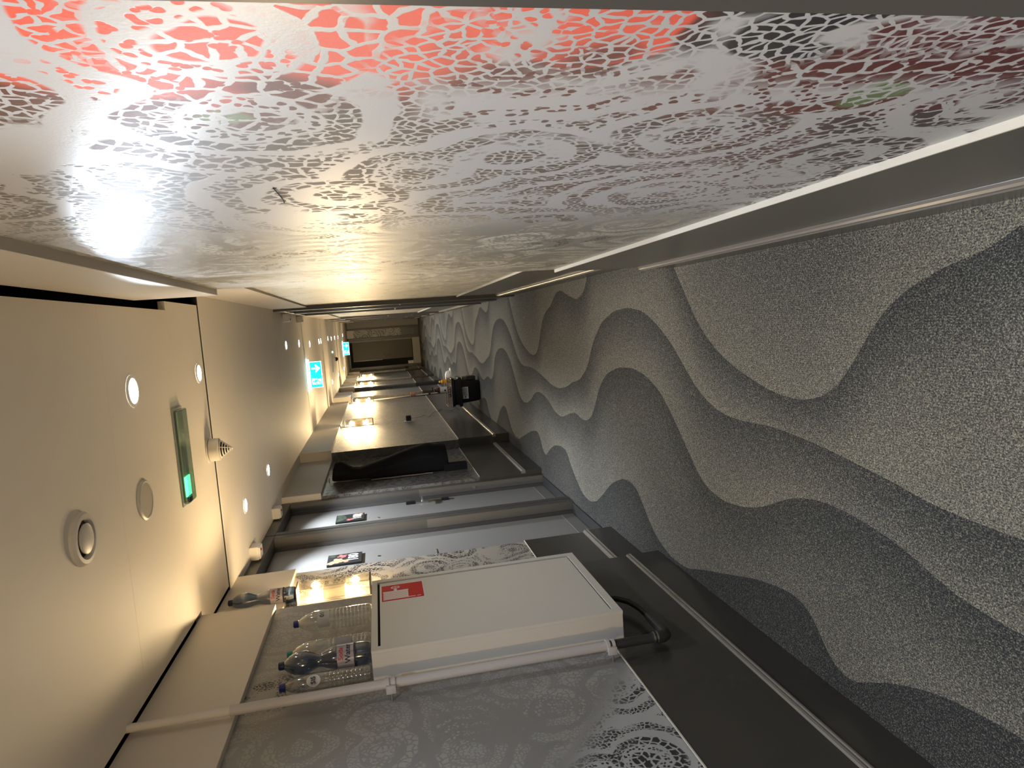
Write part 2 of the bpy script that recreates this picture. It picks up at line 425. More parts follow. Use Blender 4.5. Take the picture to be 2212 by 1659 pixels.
def make_floor():
    bm = bmesh.new(); lay = bm.verts.layers.float.new('tone')
    NV = 8; dy = 0.04
    ny = int(round((YE + 0.3 - YB) / dy)) + 1
    # tone at the right edge and the left edge of each band
    bands = [(0.46, 0.66), (0.30, 0.68), (0.29, 0.64), (0.26, 0.58), (0.18, 0.36)]
    grids = [[] for _ in bands]
    for k in range(ny):
        y = YB + k * dy
        xs = [XR0] + [min(XR0, curve_x(c, y)) for c in CURVES] + [XL0]
        for i in range(1, len(xs)): xs[i] = min(xs[i], xs[i - 1])
        for b, (t0, t1) in enumerate(bands):
            a, e = xs[b], xs[b + 1]
            row = []
            w = a - e
            for j in range(NV + 1):
                f = j / NV
                v = bm.verts.new((a + (e - a) * f, y, 0))
                # bands shade from dark at their right edge to light at the left edge
                d0 = min(1.0, (a - v.co.x) / 0.26)
                g = f * 0.55 + d0 * 0.45 if b else max(0.0, 1 - (v.co.x - e) / 0.5)
                v[lay] = t0 + (t1 - t0) * g
                row.append(v)
            grids[b].append(row)
    for gr in grids:
        for r0, r1 in zip(gr, gr[1:]):
            for j in range(NV):
                try: bm.faces.new((r0[j], r0[j + 1], r1[j + 1], r1[j]))
                except ValueError: pass
    bmesh.ops.dissolve_degenerate(bm, dist=1e-6, edges=bm.edges)
    bmesh.ops.recalc_face_normals(bm, faces=bm.faces)
    me = bpy.data.meshes.new('floor'); bm.to_mesh(me); bm.free()
    if me.polygons[0].normal.z < 0: me.flip_normals()
    me.materials.append(CARPET)
    o = bpy.data.objects.new('floor', me); COL.objects.link(o); struct(o)
make_floor()

# ------------------------------------------------------------------ ceiling
def ceiling(y0, y1, x0, x1, z=ZC, bev=0.004):
    o = M().box(x0, x1, y0, y1, z, z + 0.03, bev).build('ceiling', CEIL); struct(o)
ceiling(YB, 2.640, -1.322, 0.157, bev=0)
ceiling(2.6412, 3.446, -1.322, 0.157, bev=0)
ceiling(3.4465, 4.030, -1.425, 0.200, bev=0)
ceiling(4.056, 6.915, -1.60, 0.35, ZC - 0.004, 0.014)
ceiling(6.928, 9.340, -1.60, 0.35)
ceiling(9.355, 12.40, -1.60, 0.35)
ceiling(12.42, 13.60, -1.60, 0.35, ZC - 0.02)
ceiling(13.61, 16.90, -1.60, 0.35)
ceiling(16.92, 19.90, -1.60, 0.35, ZC - 0.02)
ceiling(19.91, YE + 0.1, -1.60, 0.35)
for y0_, y1_ in ((4.030, 4.055), (6.915, 6.928), (9.340, 9.355)):
    struct(M().box(-1.50, 0.25, y0_, y1_, ZC - 0.0005, ZC + 0.025).build('trim', VOID))
vb = M()
vb.quad((XL0, YB, ZC + 0.25), (XR0, YB, ZC + 0.25), (XR0, YE + .2, ZC + 0.25), (XL0, YE + .2, ZC + 0.25))
struct(vb.build('ceiling', VOID))

# ------------------------------------------------------------------ walls
def wall_block(side, y0, y1, lace, dado, skirt, board, zb=2.067, LM=None, ztop=ZC + 0.004, far=False):
    """one stretch of wall: lace panel, cream board above, charcoal dado and skirting with its moulding below"""
    s = 1 if side == 'left' else -1
    back = -1.80 if side == 'left' else 0.46
    nm = side
    DM = DADO if side == 'left' else DADO_R_SHEEN
    def bx(a, b): return (min(a, b), max(a, b))
    LM = LM or (LACE_L if side == 'left' else LACE_R)
    x = bx(back, lace)
    struct(M().box(*x, y0, y1, 0.60, zb + 0.01).build('wall_' + nm, LM))
    x = bx(back + s * 0.02, board)
    struct(M().box(*x, y0 - .001, y1 + .001, zb, ztop, 0.0015, 1).build('trim', BOARD))
    x = bx(back + s * 0.02, dado)
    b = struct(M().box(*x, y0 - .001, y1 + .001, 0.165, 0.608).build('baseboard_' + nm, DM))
    M().box(*bx(dado - s * 0.004, dado + s * 0.0015), y0 - .001, y1 + .001, 0.6065, 0.611).build('edge_strip', CAP, b)
    if side == 'right':
        M().box(*bx(lace + 0.004, dado), y0, y1, 0.608, 0.6115).build('edge_strip', CAP, b)
    x = bx(back + s * 0.02, skirt)
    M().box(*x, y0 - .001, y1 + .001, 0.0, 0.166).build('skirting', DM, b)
    # stepped moulding along the top of the skirting
    pr = [(-0.03, 0.160), (0.001, 0.160), (0.006, 0.166), (0.006, 0.172), (0.002, 0.176), (0.004, 0.182), (0.002, 0.190), (-0.004, 0.193), (-0.010, 0.200), (-0.03, 0.203)]
    mm = M().prism(pr, lambda u, v: (skirt + s * u, y0 - .002, v), lambda u, v: (skirt + s * u, y1 + .002, v))
    mm.build('moulding', MOULD, b)

# left side, near to far
wall_block('left', YB, 3.45, -1.372, -1.362, -1.357, -1.347)
wall_block('left', 3.452, 4.245, -1.478, -1.468, -1.455, -1.450)
wall_block('left', 6.205, 7.80, -1.478, -1.468, -1.455, -1.450)
wall_block('left', 7.802, 13.10, -1.372, -1.362, -1.352, -1.345)
wall_block('left', 14.00, 15.15, -1.372, -1.362, -1.352, -1.345)
wall_block('left', 16.35, 17.65, -1.372, -1.362, -1.352, -1.345)
wall_block('left', 18.45, 20.80, -1.372, -1.362, -1.352, -1.345)
wall_block('left', 22.00, YE, -1.372, -1.362, -1.352, -1.345)
# right side, near to far
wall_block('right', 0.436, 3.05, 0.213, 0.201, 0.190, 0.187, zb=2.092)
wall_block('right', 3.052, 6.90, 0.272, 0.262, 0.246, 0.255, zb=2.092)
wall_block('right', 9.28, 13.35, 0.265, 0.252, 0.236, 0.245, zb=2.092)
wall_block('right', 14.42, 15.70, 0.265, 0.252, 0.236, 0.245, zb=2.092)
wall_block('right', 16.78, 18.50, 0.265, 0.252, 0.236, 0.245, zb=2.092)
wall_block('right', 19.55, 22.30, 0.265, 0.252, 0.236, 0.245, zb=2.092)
struct(M().box(XL0, XR0 + .1, YB - 0.1, YB, 0, 2.7).build('wall_back', BOARD))
struct(M().box(0.205, 0.46, YB, 0.10, 0, 2.66).build('wall_right', BOARD))
struct(M().box(0.196, 0.46, 0.10, 0.434, 0, 2.42).build('trim', FRAME))

# dark void faces so no daylight leaks past the panels
struct(M().box(-2.10, -2.05, YB, YE + .3, 0, 2.7).build('wall_left', VOID))
struct(M().box(0.46, 0.50, YB, YE + .3, 0, 2.7).build('wall_right', VOID))

# ------------------------------------------------------------------ doors
def door(idx, side, f0, f1, o0, o1, face, leafx, handle='near', number=None, leaf=True, ztop=2.335, DM=None, detail=True, kick=True):
    """hotel room door in a full-height dark frame; f0..f1 frame, o0..o1 opening along the corridor"""
    s = 1 if side == 'left' else -1
    back = -1.80 if side == 'left' else 0.46
    def bx(a, b): return (min(a, b), max(a, b))
    r = struct(empty('door_%d' % idx, (leafx, (o0 + o1) / 2, 0)))
    fx = bx(back, face)
    fr = M()
    fr.box(*fx, f0, o0, 0, ztop, 0.003, 1); fr.box(*fx, o1, f1, 0, ztop, 0.003, 1)
    fr.box(*fx, f0, f1, ztop, ZC + 0.005, 0.003, 1)
    # door stop and shadow groove
    fr.box(*bx(leafx - s * 0.02, leafx + s * 0.028), o0, o0 + 0.018, 0, ztop); fr.box(*bx(leafx - s * 0.02, leafx + s * 0.028), o1 - 0.018, o1, 0, ztop)
    fr.build('door_frame', FRAME, r)
    M().box(*bx(leafx - s * 0.05, face - s * 0.012), o0, o1, 0.0, 0.012).build('threshold', PIPED, r)
    if not leaf: return r
    M().box(*bx(leafx - s * 0.045, leafx), o0 + 0.003, o1 - 0.003, 0.012, ztop - 0.003).build('door_leaf', DM or DOOR, r)
    if kick: M().box(*bx(leafx, leafx + s * 0.0025), o0 + 0.02, o1 - 0.02, 0.016, 0.112).build('kick_plate', mat('kick_plate_grey', (0.20, 0.19, 0.175), 0.4), r)
    if detail: M().box(*bx(leafx + s * 0.03, face - s * 0.004), o1 - 0.0015, o1 + 0.001, 0.0, 1.19).build('jamb_strip', mat('jamb_strip_grey', (0.12, 0.112, 0.10), 0.4), r)
    hy = o0 + 0.10 if handle == 'near' else o1 - 0.095
    d = 1 if handle == 'near' else -1
    zh = 1.172
    x = leafx
    if detail:
        lp = M().box(*bx(x, x + s * 0.014), hy - 0.022, hy + 0.022, zh - 0.055, zh + 0.06, 0.003).build('lock_plate', STEEL, r)
    lv = M()
    lv.tube([(x + s * 0.002, hy, zh), (x + s * 0.045, hy, zh), (x + s * 0.056, hy + d * 0.014, zh), (x + s * 0.057, hy + d * 0.11, zh), (x + s * 0.050, hy + d * 0.128, zh)], 0.0105, 12)
    lv.build('handle', STEEL, r, True)
    if detail:
        pm = M().lathe([(0.012, 0), (0.012, 0.004), (0.006, 0.006)], (x, (o0 + o1) / 2, 1.57), 'x', 16)
        if s < 0: pass
        pm.build('peephole', CHROME, r, True)
        for hz in (0.25, 1.2, 2.1):
            pass
    if number:
        ny, nz = number[1], 1.805
        pl = M().box(x, x + 0.016, ny - 0.104, ny + 0.104, nz - 0.118, nz + 0.118, 0.002).build('number_plate', DARKPL, r)
        xs = x + 0.0165
        rnd = random.Random(idx)
        for (cy, cz, rr, m_) in number[2]:
            fl = M()
            for k in range(5):
                a = 2 * PI * k / 5 + rnd.random()
                pts = []
                for q in range(10):
                    b = 2 * PI * q / 10
                    u, v = rr * 0.55 + rr * 0.5 * math.cos(b), rr * 0.36 * math.sin(b)
                    pts.append((cy + u * math.cos(a) - v * math.sin(a), cz + u * math.sin(a) + v * math.cos(a)))
                pts = [(max(-0.102, min(0.102, p[0])), max(-0.116, min(0.116, p[1]))) for p in pts]
                fl.poly([(xs + 0.0002 * k, ny + p[0], nz + p[1]) for p in pts])
            fl.build('printed_flower', m_, pl)
        text(number[0], 0.098, frame_left(xs + 0.0015, ny + 0.005, nz - 0.062), 'room_number', WHITE, pl, 0.0006, 0.002)
    return r

FL180 = [(-0.035, 0.055, 0.05, PETAL), (0.055, 0.02, 0.036, PETAL2), (-0.05, -0.005, 0.034, PETAL), (-0.08, 0.095, 0.03, PETAL), (0.07, 0.09, 0.03, LEAFP)]
FL182 = [(0.06, 0.07, 0.05, LEAFP), (-0.065, 0.0, 0.03, PETAL2), (-0.02, 0.06, 0.045, LEAFP), (0.065, -0.07, 0.04, PETAL), (-0.06, 0.09, 0.03, LEAFP)]
door(1, 'left', 4.247, 5.222, 4.315, 5.150, -1.505, -1.607, 'near', ('180', 4.738, FL180))
d2 = door(2, 'left', 5.236, 6.203, 5.300, 6.140, -1.505, -1.607, 'far', ('182', 5.785, FL182))
# the tall lock body of the second door
lb = M()
lb.box(-1.607, -1.585, 6.022, 6.068, 1.235, 1.320, 0.004)
lb.build('lock_body', BLACKP, d2)
M().box(-1.607, -1.594, 6.030, 6.060, 1.00, 1.235, 0.002).build('lock_bar', BRASS, d2)
M().box(-1.607, -1.588, 6.022, 6.068, 0.93, 1.00, 0.004).build('lock_body', BLACKP, d2)
# strike plate and hinge glints in the jamb
M().box(-1.56, -1.535, 6.1365, 6.1405, 0.66, 0.69, 0.001).build('strike_plate', STEEL, d2)
# further doors on the left
door(3, 'left', 13.102, 13.998, 13.16, 13.94, -1.470, -1.60, leaf=False)
door(4, 'left', 15.152, 16.348, 15.24, 16.22, -1.46, -1.55, 'near', detail=False)
door(5, 'left', 17.652, 18.448, 17.70, 18.40, -1.46, -1.55, 'far', detail=False)
door(6, 'left', 20.802, 21.998, 20.90, 21.85, -1.46, -1.55, 'far', detail=False)
# doors on the right
door(7, 'right', 6.905, 8.08, 7.06, 7.95, 0.232, 0.30, 'near', detail=False)
door(8, 'right', 8.095, 9.275, 8.22, 9.15, 0.232, 0.30, 'far', detail=False)
door(9, 'right', 13.355, 14.415, 13.44, 14.33, 0.236, 0.30, 'far', detail=False)
door(10, 'right', 15.705, 16.775, 15.80, 16.68, 0.236, 0.30, 'near', detail=False)
door(11, 'right', 18.505, 19.545, 18.60, 19.45, 0.236, 0.30, 'far', detail=False)

# ------------------------------------------------------------------ end wall
def end_wall():
    y = YE
    struct(M().box(-0.285, -0.02, y, y + .2, 0.60, 2.20).build('wall_end', LACE_E))
    struct(M().box(-1.48, -1.378, y, y + .2, 0.60, 2.20).build('wall_end', LACE_E))
    struct(M().box(-0.285, -0.02, y - .012, y + .2, 2.20, ZC + .01).build('trim', BOARD))
    struct(M().box(-1.48, -1.378, y - .012, y + .2, 2.20, ZC + .01).build('trim', BOARD))
    for x0, x1 in ((-0.285, -0.02), (-1.48, -1.378)):
        b = struct(M().box(x0, x1, y - .01, y + .2, 0.0, 0.61).build('baseboard_end', DADO))
        M().box(x0 + .04, x1 - .04, y - .025, y - .010, 0.19, 0.205).build('moulding', MOULD, b)
    # panel door at the right, standing just in front of the corner
    r = struct(empty('door_12', (0.12, y, 0)))
    M().box(0.015, 0.035, y - .04, y + .1, 0, 2.38).build('door_frame', FRAME, r)
    M().box(-0.02, 0.015, y - .02, y + .1, 0, ZC).build('door_frame', FRAME, r)
    M().box(0.035, 0.40, y - .01, y + .05, 0.0, 2.40).build('door_leaf', DOOR, r)
    # middle door on a raised sill
    r = struct(empty('door_13', (-0.76, y, 0)))
    f = M()
    f.box(-0.385, -0.287, y - .03, y + .25, 0, 2.40, .004, 1); f.box(-1.376, -1.285, y - .03, y + .25, 0, 2.40, .004, 1)
    f.box(-1.30, -0.37, y - .03, y + .25, 2.36, ZC, .004, 1)
    f.build('door_frame', FRAME, r)
    M().box(-1.285, -0.385, y - .01, y + .6, 0.0, 0.25).build('raised_sill', mat('pale_sill', (0.34, 0.33, 0.28), 0.5), r)
    M().box(-1.07, -0.43, y + .10, y + .15, 0.27, 2.28).build('door_leaf', DOORD, r)
    M().box(-0.43, -0.386, y + .06, y + .2, 0.26, 2.36).build('door_jamb', mat('jamb_pale_grey', (0.20, 0.19, 0.17), 0.4), r)
    M().box(-1.085, -1.07, y + .12, y + .15, 1.3, 2.28).build('jamb_strip', mat('jamb_blue_grey', (0.12, 0.15, 0.19), 0.3), r)
    M().box(-1.28, -1.18, y + .02, y + .08, 0.26, 0.44).build('white_box', PLASTIC, r)
    for x in (-0.975, -0.432):
        M().tube([(x, y + .10, 1.25), (x, y + .05, 1.25), (x + .05, y + .045, 1.25), (x + .09, y + .045, 1.25)], 0.011, 8).build('handle', STEEL, r, True)
    M().tube([(-0.97 + .04 * math.cos(a), y + .09, 1.06 + .06 * math.sin(a)) for a in [i * PI / 8 - PI / 2 for i in range(9)]], 0.014, 6).build('pull_ring', BLACKP, r, True)
    M().box(-1.285, -0.386, y + .16, y + .2, 0.25, 2.36).build('dark_backing', VOID, r)
    struct(M().box(XL0, XR0 + .1, y + .6, y + .7, 0, 2.7).build('wall_end', VOID))
end_wall()

# ------------------------------------------------------------------ ceiling lights
def downlight(x, y, z, label, r=0.042, power=SPOT_W, tilt=0.0, size=112, aim=None, col=COOL):
    t = thing('downlight', label, 'downlight', (x, y, z), 'ceiling downlights')
    M().lathe([(r * 1.28, -0.0005), (r * 1.28, -0.005), (r * 1.02, -0.0065), (r * 1.02, -0.002)], (x, y, z), 'z', 28, False).build('trim_ring', WHITE, t, True)
    M().lathe([(r, -0.0055), (r * 0.6, -0.0075), (0.002, -0.008)], (x, y, z), 'z', 24).build('lens', LEDW, t, True)
    ld = bpy.data.lights.new('downlight_lamp', 'SPOT')
    ld.energy = power; ld.color = col; ld.spot_size = math.radians(size); ld.spot_blend = 0.75; ld.shadow_soft_size = 0.03
    lo = bpy.data.objects.new('downlight_lamp', ld); COL.objects.link(lo); lo.parent = t; lo.location = (0, 0, -0.014); lo.rotation_euler = (0, tilt, 0)
    if aim:      # the turnable inner lamp throws a narrow beam along the right wall
        l2 = bpy.data.lights.new('turned_lamp', 'SPOT'); l2.energy = power * 0.9; l2.color = (0.72, 0.85, 1.0)
        l2.spot_size = math.radians(46); l2.spot_blend = 0.3; l2.shadow_soft_size = 0.012
        o2 = bpy.data.objects.new('turned_lamp', l2); COL.objects.link(o2); o2.parent = t; o2.location = (0, 0, -0.016)
        o2.rotation_euler = Vector(aim).to_track_quat('-Z', 'Y').to_euler()
    return t
downlight(-0.177, 2.888, ZC, 'large adjustable downlight in near ceiling, beside the long emergency light', 0.05, aim=(0.27, -1.0, -0.80))
downlight(-0.172, 3.904, ZC, 'downlight at the edge of the first ceiling seam, right of the smoke detector')
downlight(-1.115, 4.674, ZC - .004, 'downlight in front of door 180', power=SPOT_W * 3.2, tilt=math.radians(26), size=92)
downlight(-1.085, 5.674, ZC - .004, 'downlight in front of door 182', power=SPOT_W * 3.0, tilt=math.radians(26), size=92)
downlight(-0.110, 7.592, ZC, 'first of the two downlights before the right-hand doors')
downlight(-0.118, 8.832, ZC, 'second of the two downlights before the right-hand doors')
downlight(-0.155, 10.21, ZC, 'downlight just past the nearer exit sign')
downlight(-0.149, 11.84, ZC, 'nearer of the close pair of downlights past the nearer exit sign')
downlight(-0.150, 12.24, ZC, 'farther of the close pair of downlights past the nearer exit sign')
downlight(-0.133, 14.06, ZC, 'right-hand downlight before the small green-lit emergency lamp')
downlight(-0.148, 15.10, ZC, 'small downlight beside the green-lit emergency lamp')
downlight(-0.147, 16.31, ZC, 'bright downlight past the green-lit emergency lamp')
downlight(-0.152, 17.39, ZC - .02, 'faint downlight far along the ceiling, right side')
downlight(-0.127, 19.87, ZC - .02, 'downlight above the farther exit sign')
downlight(-1.027, 14.14, ZC, 'nearest of the three far downlights along the left wall')
downlight(-1.027, 16.43, ZC, 'middle of the three far downlights along the left wall')
downlight(-1.025, 18.86, ZC - .02, 'farthest of the three far downlights along the left wall')
downlight(-0.72, 1.30, ZC, 'downlight over the camera side of the corridor, outside the view', 0.05, SPOT_W * 1.3, size=140, col=(0.64, 0.79, 1.0))
downlight(-0.20, 0.35, ZC, 'downlight above the camera, outside the view', 0.05, SPOT_W * 1.3)  # unseen lamp added to brighten the near walls and ceiling
downlight(-1.05, -0.60, ZC, 'downlight behind the camera, outside the view', 0.05, SPOT_W * 1.5)  # also added out of sight, more cool light from behind

# ------------------------------------------------------------------ wall sconces
def sconce(x0, y0, label, dep=0.094, wid=0.12, zl=1.61, zh=2.0, power=SCONCE_W):
    """glass box on a metal back plate with one bulb up and one bulb down"""
    yc = y0 + wid / 2; zc = (zl + zh) / 2
    t = thing('wall_sconce', label, 'wall lamp', (x0, yc, zl), 'glass wall sconces')
    M().box(x0, x0 + 0.012, y0 - 0.004, y0 + wid + 0.004, zl - 0.012, zh + 0.004, 0.002, 1).build('back_plate', STEEL, t)
    M().box(x0 + 0.012, x0 + dep * 0.72, yc - 0.032, yc + 0.032, zc - 0.062, zc + 0.062, 0.004).build('lamp_block', mat('sconce_block_metal', (0.30, 0.26, 0.20), 0.3, metal=0.8), t)
    g = M()
    g.box(x0 + 0.012, x0 + dep, y0, y0 + 0.006, zl, zh); g.box(x0 + 0.012, x0 + dep, y0 + wid - 0.006, y0 + wid, zl, zh)
    g.box(x0 + dep - 0.006, x0 + dep, y0 + 0.0062, y0 + wid - 0.0062, zl, zh)
    g.build('glass_box', GLASS, t)
    M().box(x0 + 0.010, x0 + dep + 0.003, y0 - 0.003, y0 + wid + 0.003, zl - 0.010, zl, 0.001, 1).build('bottom_rim', mat('sconce_rim_dark', (0.05, 0.045, 0.04), 0.3), t)
    M().box(x0 + 0.010, x0 + dep + 0.003, y0 - 0.003, y0 + wid + 0.003, zh, zh + 0.006, 0.001, 1).build('top_rim', mat('sconce_rim_dark', (0.05, 0.045, 0.04), 0.3), t)
    for d in (1, -1):
        zb = zc + d * 0.062
        M().lathe([(0.014, 0), (0.014, d * 0.018), (0.010, d * 0.02)], (x0 + dep * .45, yc, zb), 'z', 16).build('bulb_socket', PLASTIC, t, True)
        b = M().lathe([(0.008, d * 0.018), (0.014, d * 0.030), (0.018, d * 0.046), (0.016, d * 0.062), (0.009, d * 0.072), (0.001, d * 0.075)], (x0 + dep * .45, yc, zb), 'z', 18)
        b.build('bulb', BULB, t, True)
        ld = bpy.data.lights.new('bulb_lamp', 'POINT'); ld.energy = power; ld.color = WARM; ld.shadow_soft_size = 0.020
        lo = bpy.data.objects.new('bulb_lamp', ld); COL.objects.link(lo); lo.parent = t
        lo.location = (dep * .45, 0, zb + d * 0.050 - zl)
        lo.location.x += 0.0
    return t
sconce(-1.478, 3.705, 'glass wall sconce beside door 180, a blue bottle standing on it')
sconce(-1.372, 9.760, 'glass wall sconce on the long wall above the plugged-in charger')
sconce(-1.372, 12.89, 'glass wall sconce at the far end of the long wall, above the mop pole')
sconce(-1.372, 16.90, 'glass wall sconce past the cart, nearer of the two small far ones')
sconce(-1.372, -0.75, 'glass wall sconce behind the camera, outside the view')
sconce(-1.372, 19.75, 'farthest glass wall sconce, nearest the end door')

# ------------------------------------------------------------------ ceiling fittings
t = thing('air_valve', 'white round air valve with a raised disc, nearest on the ceiling', 'air vent', (-0.592, 2.289, ZC))
M().lathe([(0.070, 0.0), (0.086, 0.0), (0.086, -0.008), (0.078, -0.017), (0.066, -0.018), (0.060, -0.010), (0.058, 0.0)], (-0.592, 2.289, ZC), 'z', 40, False).build('rim', PLASTIC, t, True)
M().lathe([(0.058, -0.001), (0.02, -0.0015)], (-0.592, 2.289, ZC), 'z', 32).build('throat', VOID, t, True)
M().lathe([(0.030, -0.002), (0.047, -0.012), (0.048, -0.018), (0.040, -0.022), (0.004, -0.0225)], (-0.592, 2.289, ZC), 'z', 36).build('disc', PLASTIC, t, True)
t = thing('ceiling_speaker', 'flat white round cover on the ceiling, between air valve and emergency light', 'ceiling cover', (-0.615, 2.873, ZC))
M().lathe([(0.081, 0), (0.081, -0.006), (0.074, -0.010), (0.069, -0.008)], (-0.615, 2.873, ZC), 'z', 40, False).build('rim', PLASTIC, t, True)
M().lathe([(0.069, -0.002), (0.069, -0.0075), (0.002, -0.008)], (-0.615, 2.873, ZC), 'z', 36).build('grille', mat('speaker_grille', (0.45, 0.41, 0.34), 0.6), t, True)

t = thing('emergency_light', 'long clear emergency light with a green glow at one end', 'emergency light', (-0.54, 3.42, ZC))
M().box(-0.775, -0.305, 3.350, 3.505, ZC - 0.006, ZC, 0.002).build('base_frame', mat('emergency_frame', (0.42, 0.42, 0.38), 0.4), t)
M().box(-0.765, -0.315, 3.360, 3.495, ZC - 0.030, ZC - 0.006, 0.008).build('lens_cover', LENS, t)
M().box(-0.755, -0.325, 3.375, 3.480, ZC - 0.012, ZC - 0.0065).build('reflector', mat('emergency_inner', (0.22, 0.26, 0.22), 0.25), t)
M().box(-0.735, -0.640, 3.385, 3.468, ZC - 0.0165, ZC - 0.012).build('green_lamp', LEDG, t)
M().box(-0.765, -0.740, 3.405, 3.450, ZC - 0.022, ZC - 0.012).build('label_plate', BLACKP, t)

t = thing('smoke_detector', 'white cone-shaped smoke detector hanging at the first ceiling seam', 'smoke detector', (-0.604, 3.93, ZC))
sc = (-0.604, 3.93, ZC)
M().lathe([(0.070, 0), (0.070, -0.007), (0.064, -0.009)], sc, 'z', 32).build('base_plate', PLASTIC, t, True)
M().lathe([(0.061, -0.009), (0.061, -0.012)], sc, 'z', 32).build('joint', VOID, t, True)
M().lathe([(0.0645, -0.012), (0.062, -0.060), (0.054, -0.064)], sc, 'z', 36).build('body', PLASTIC, t, True)
cg = M()
for k in range(5):
    r0 = 0.050 - k * 0.0095; z0 = -0.068 - k * 0.0115
    cg.lathe([(r0 - 0.004, z0 + 0.0015), (r0, z0 + 0.0015), (r0 - 0.003, z0 - 0.003), (r0 - 0.007, z0 - 0.003)], sc, 'z', 30, False)
cg.lathe([(0.008, -0.122), (0.005, -0.128), (0.001, -0.129)], sc, 'z', 16)
for a in range(4):
    ca, sa = math.cos(a * PI / 2 + .4), math.sin(a * PI / 2 + .4)
    cg.tube([(sc[0] + ca * 0.052, sc[1] + sa * 0.052, sc[2] - 0.062), (sc[0] + ca * 0.004, sc[1] + sa * 0.004, sc[2] - 0.125)], 0.0022, 6)
cg.build('cage', PLASTIC, t, True)
M().lathe([(0.045, -0.063), (0.004, -0.112)], sc, 'z', 24).build('sensor_core', VOID, t, True)

def alarm_box(x, y, label, s):
    t = thing('door_sensor', label, 'sensor box', (x, y, ZC), 'white sensor boxes over the doors')
    M().box(x - .045, x + .045, y - .055, y + .055, ZC - .062, ZC, .006).build('housing', PLASTIC, t)
    M().box(x - .040, x + .040, y - .050, y + .050, ZC - .072, ZC - .061, .004).build('cover', PLASTIC, t)
    M().lathe([(0.008, 0), (0.008, -0.006), (0.002, -0.008)], (x + s * .02, y - .02, ZC - .072), 'z', 12).build('red_indicator', mat('indicator_red', (0.20, 0.01, 0.01), 0.3), t, True)
alarm_box(-1.448, 4.70, 'white sensor box on the ceiling above door 180', 1)
alarm_box(-1.448, 5.70, 'white sensor box on the ceiling above door 182', 1)
alarm_box(0.185, 7.62, 'white sensor box above the first right-hand door', -1)
alarm_box(0.185, 8.92, 'white sensor box above the second right-hand door', -1)

# exit signs
def exit_sign(x, y, label, z=ZC):
    t = thing('exit_sign', label, 'exit sign', (x, y, z), 'green exit signs')
    M().box(x - .215, x + .215, y - .035, y + .035, z - .034, z - 0.004, .008).build('light_bar', EXITW, t)
    M().box(x - .205, x + .205, y - .028, y + .028, z - .006, z).build('mount', PLASTIC, t)
    zt, zb = z - .036, z - .196
    M().box(x - .180, x + .180, y - .006, y + .006, zb, zt, .001, 1).build('panel_edge', EXITP, t)
    M().box(x - .172, x + .172, y - .0075, y - .006, zb + .008, zt - .006).build('panel', EXITT, t)
    yf = y - .0085
    def P2(pts, nm, m_, dy=0.0):
        mm = M(); mm.poly([(x + a, yf - dy, zb + b) for a, b in pts]); return mm.build(nm, m_, t)
    # down arrow on the right half
    ar = M()
    cx = .085
    for pts in ([(cx - .012, .135), (cx + .012, .135), (cx + .012, .06), (cx - .012, .06)],
                [(cx - .062, .085), (cx - .030, .085), (cx + .006, .045), (cx, .022), (cx - .004, .022)],
                [(cx + .062, .085), (cx + .030, .085), (cx - .006, .045), (cx, .022), (cx + .004, .022)]):
        ar.poly([(x + a, yf - .0004 * len(pts), zb + b) for a, b in pts])
    ar.build('arrow', EXITP, t)
    # doorway with a running figure on the left half
    P2([(-.135, .018), (-.050, .018), (-.050, .140), (-.135, .140)], 'doorway', EXITP)
    rn = M()
    def pp(pts): rn.poly([(x + a, yf - .002, zb + b) for a, b in pts])
    pp([(-.092 + .011 * math.cos(q * PI / 5), .122 + .011 * math.sin(q * PI / 5)) for q in range(10)])
    pp([(-.108, .105), (-.078, .108), (-.070, .075), (-.092, .066)])
    pp([(-.078, .106), (-.056, .088), (-.040, .096), (-.044, .104), (-.056, .098), (-.072, .110)])
    pp([(-.106, .104), (-.128, .090), (-.134, .070), (-.125, .068), (-.118, .084), (-.100, .094)])
    pp([(-.080, .078), (-.058, .058), (-.062, .026), (-.050, .026), (-.044, .064), (-.068, .084)])
    pp([(-.092, .072), (-.100, .048), (-.134, .040), (-.134, .030), (-.092, .036), (-.080, .066)])
    rn.build('running_figure', EXITT, t)
    return t
exit_sign(-0.567, 9.50, 'teal running-man exit sign under the ceiling, nearer and larger one')
exit_sign(-0.500, 19.3, 'teal exit sign in front of the end door, smaller and farther one')
# second emergency lamp, far along
t = thing('emergency_light', 'dark strip emergency lamp with a green point, far along the ceiling', 'emergency light', (-0.60, 14.82, ZC))
M().box(-0.86, -0.36, 14.75, 14.90, ZC - .012, ZC, .002).build('base_frame', mat('emergency_frame', (0.42, 0.42, 0.38), 0.4), t)
M().lathe([(0.020, -.012), (0.018, -.030), (0.004, -.036)], (-0.435, 14.82, ZC), 'z', 14).build('green_lamp', mat('green_point_glow', (0.1, 0.9, 0.4), 0.3, emit=(0.2, 1.0, 0.45), estr=8.0), t, True)
t = thing('dome_detector', 'small dome hanging from the far ceiling past the green point', 'detector', (-0.62, 15.6, ZC))
M().lathe([(0.055, 0), (0.055, -.02), (0.050, -.024)], (-0.62, 15.6, ZC), 'z', 20).build('base_ring', PLASTIC, t, True)
M().lathe([(0.048, -.024), (0.042, -.055), (0.024, -.075), (0.003, -.082)], (-0.62, 15.6, ZC), 'z', 20).build('dome', mat('smoked_dome', (0.03, 0.025, 0.02), 0.15), t, True)

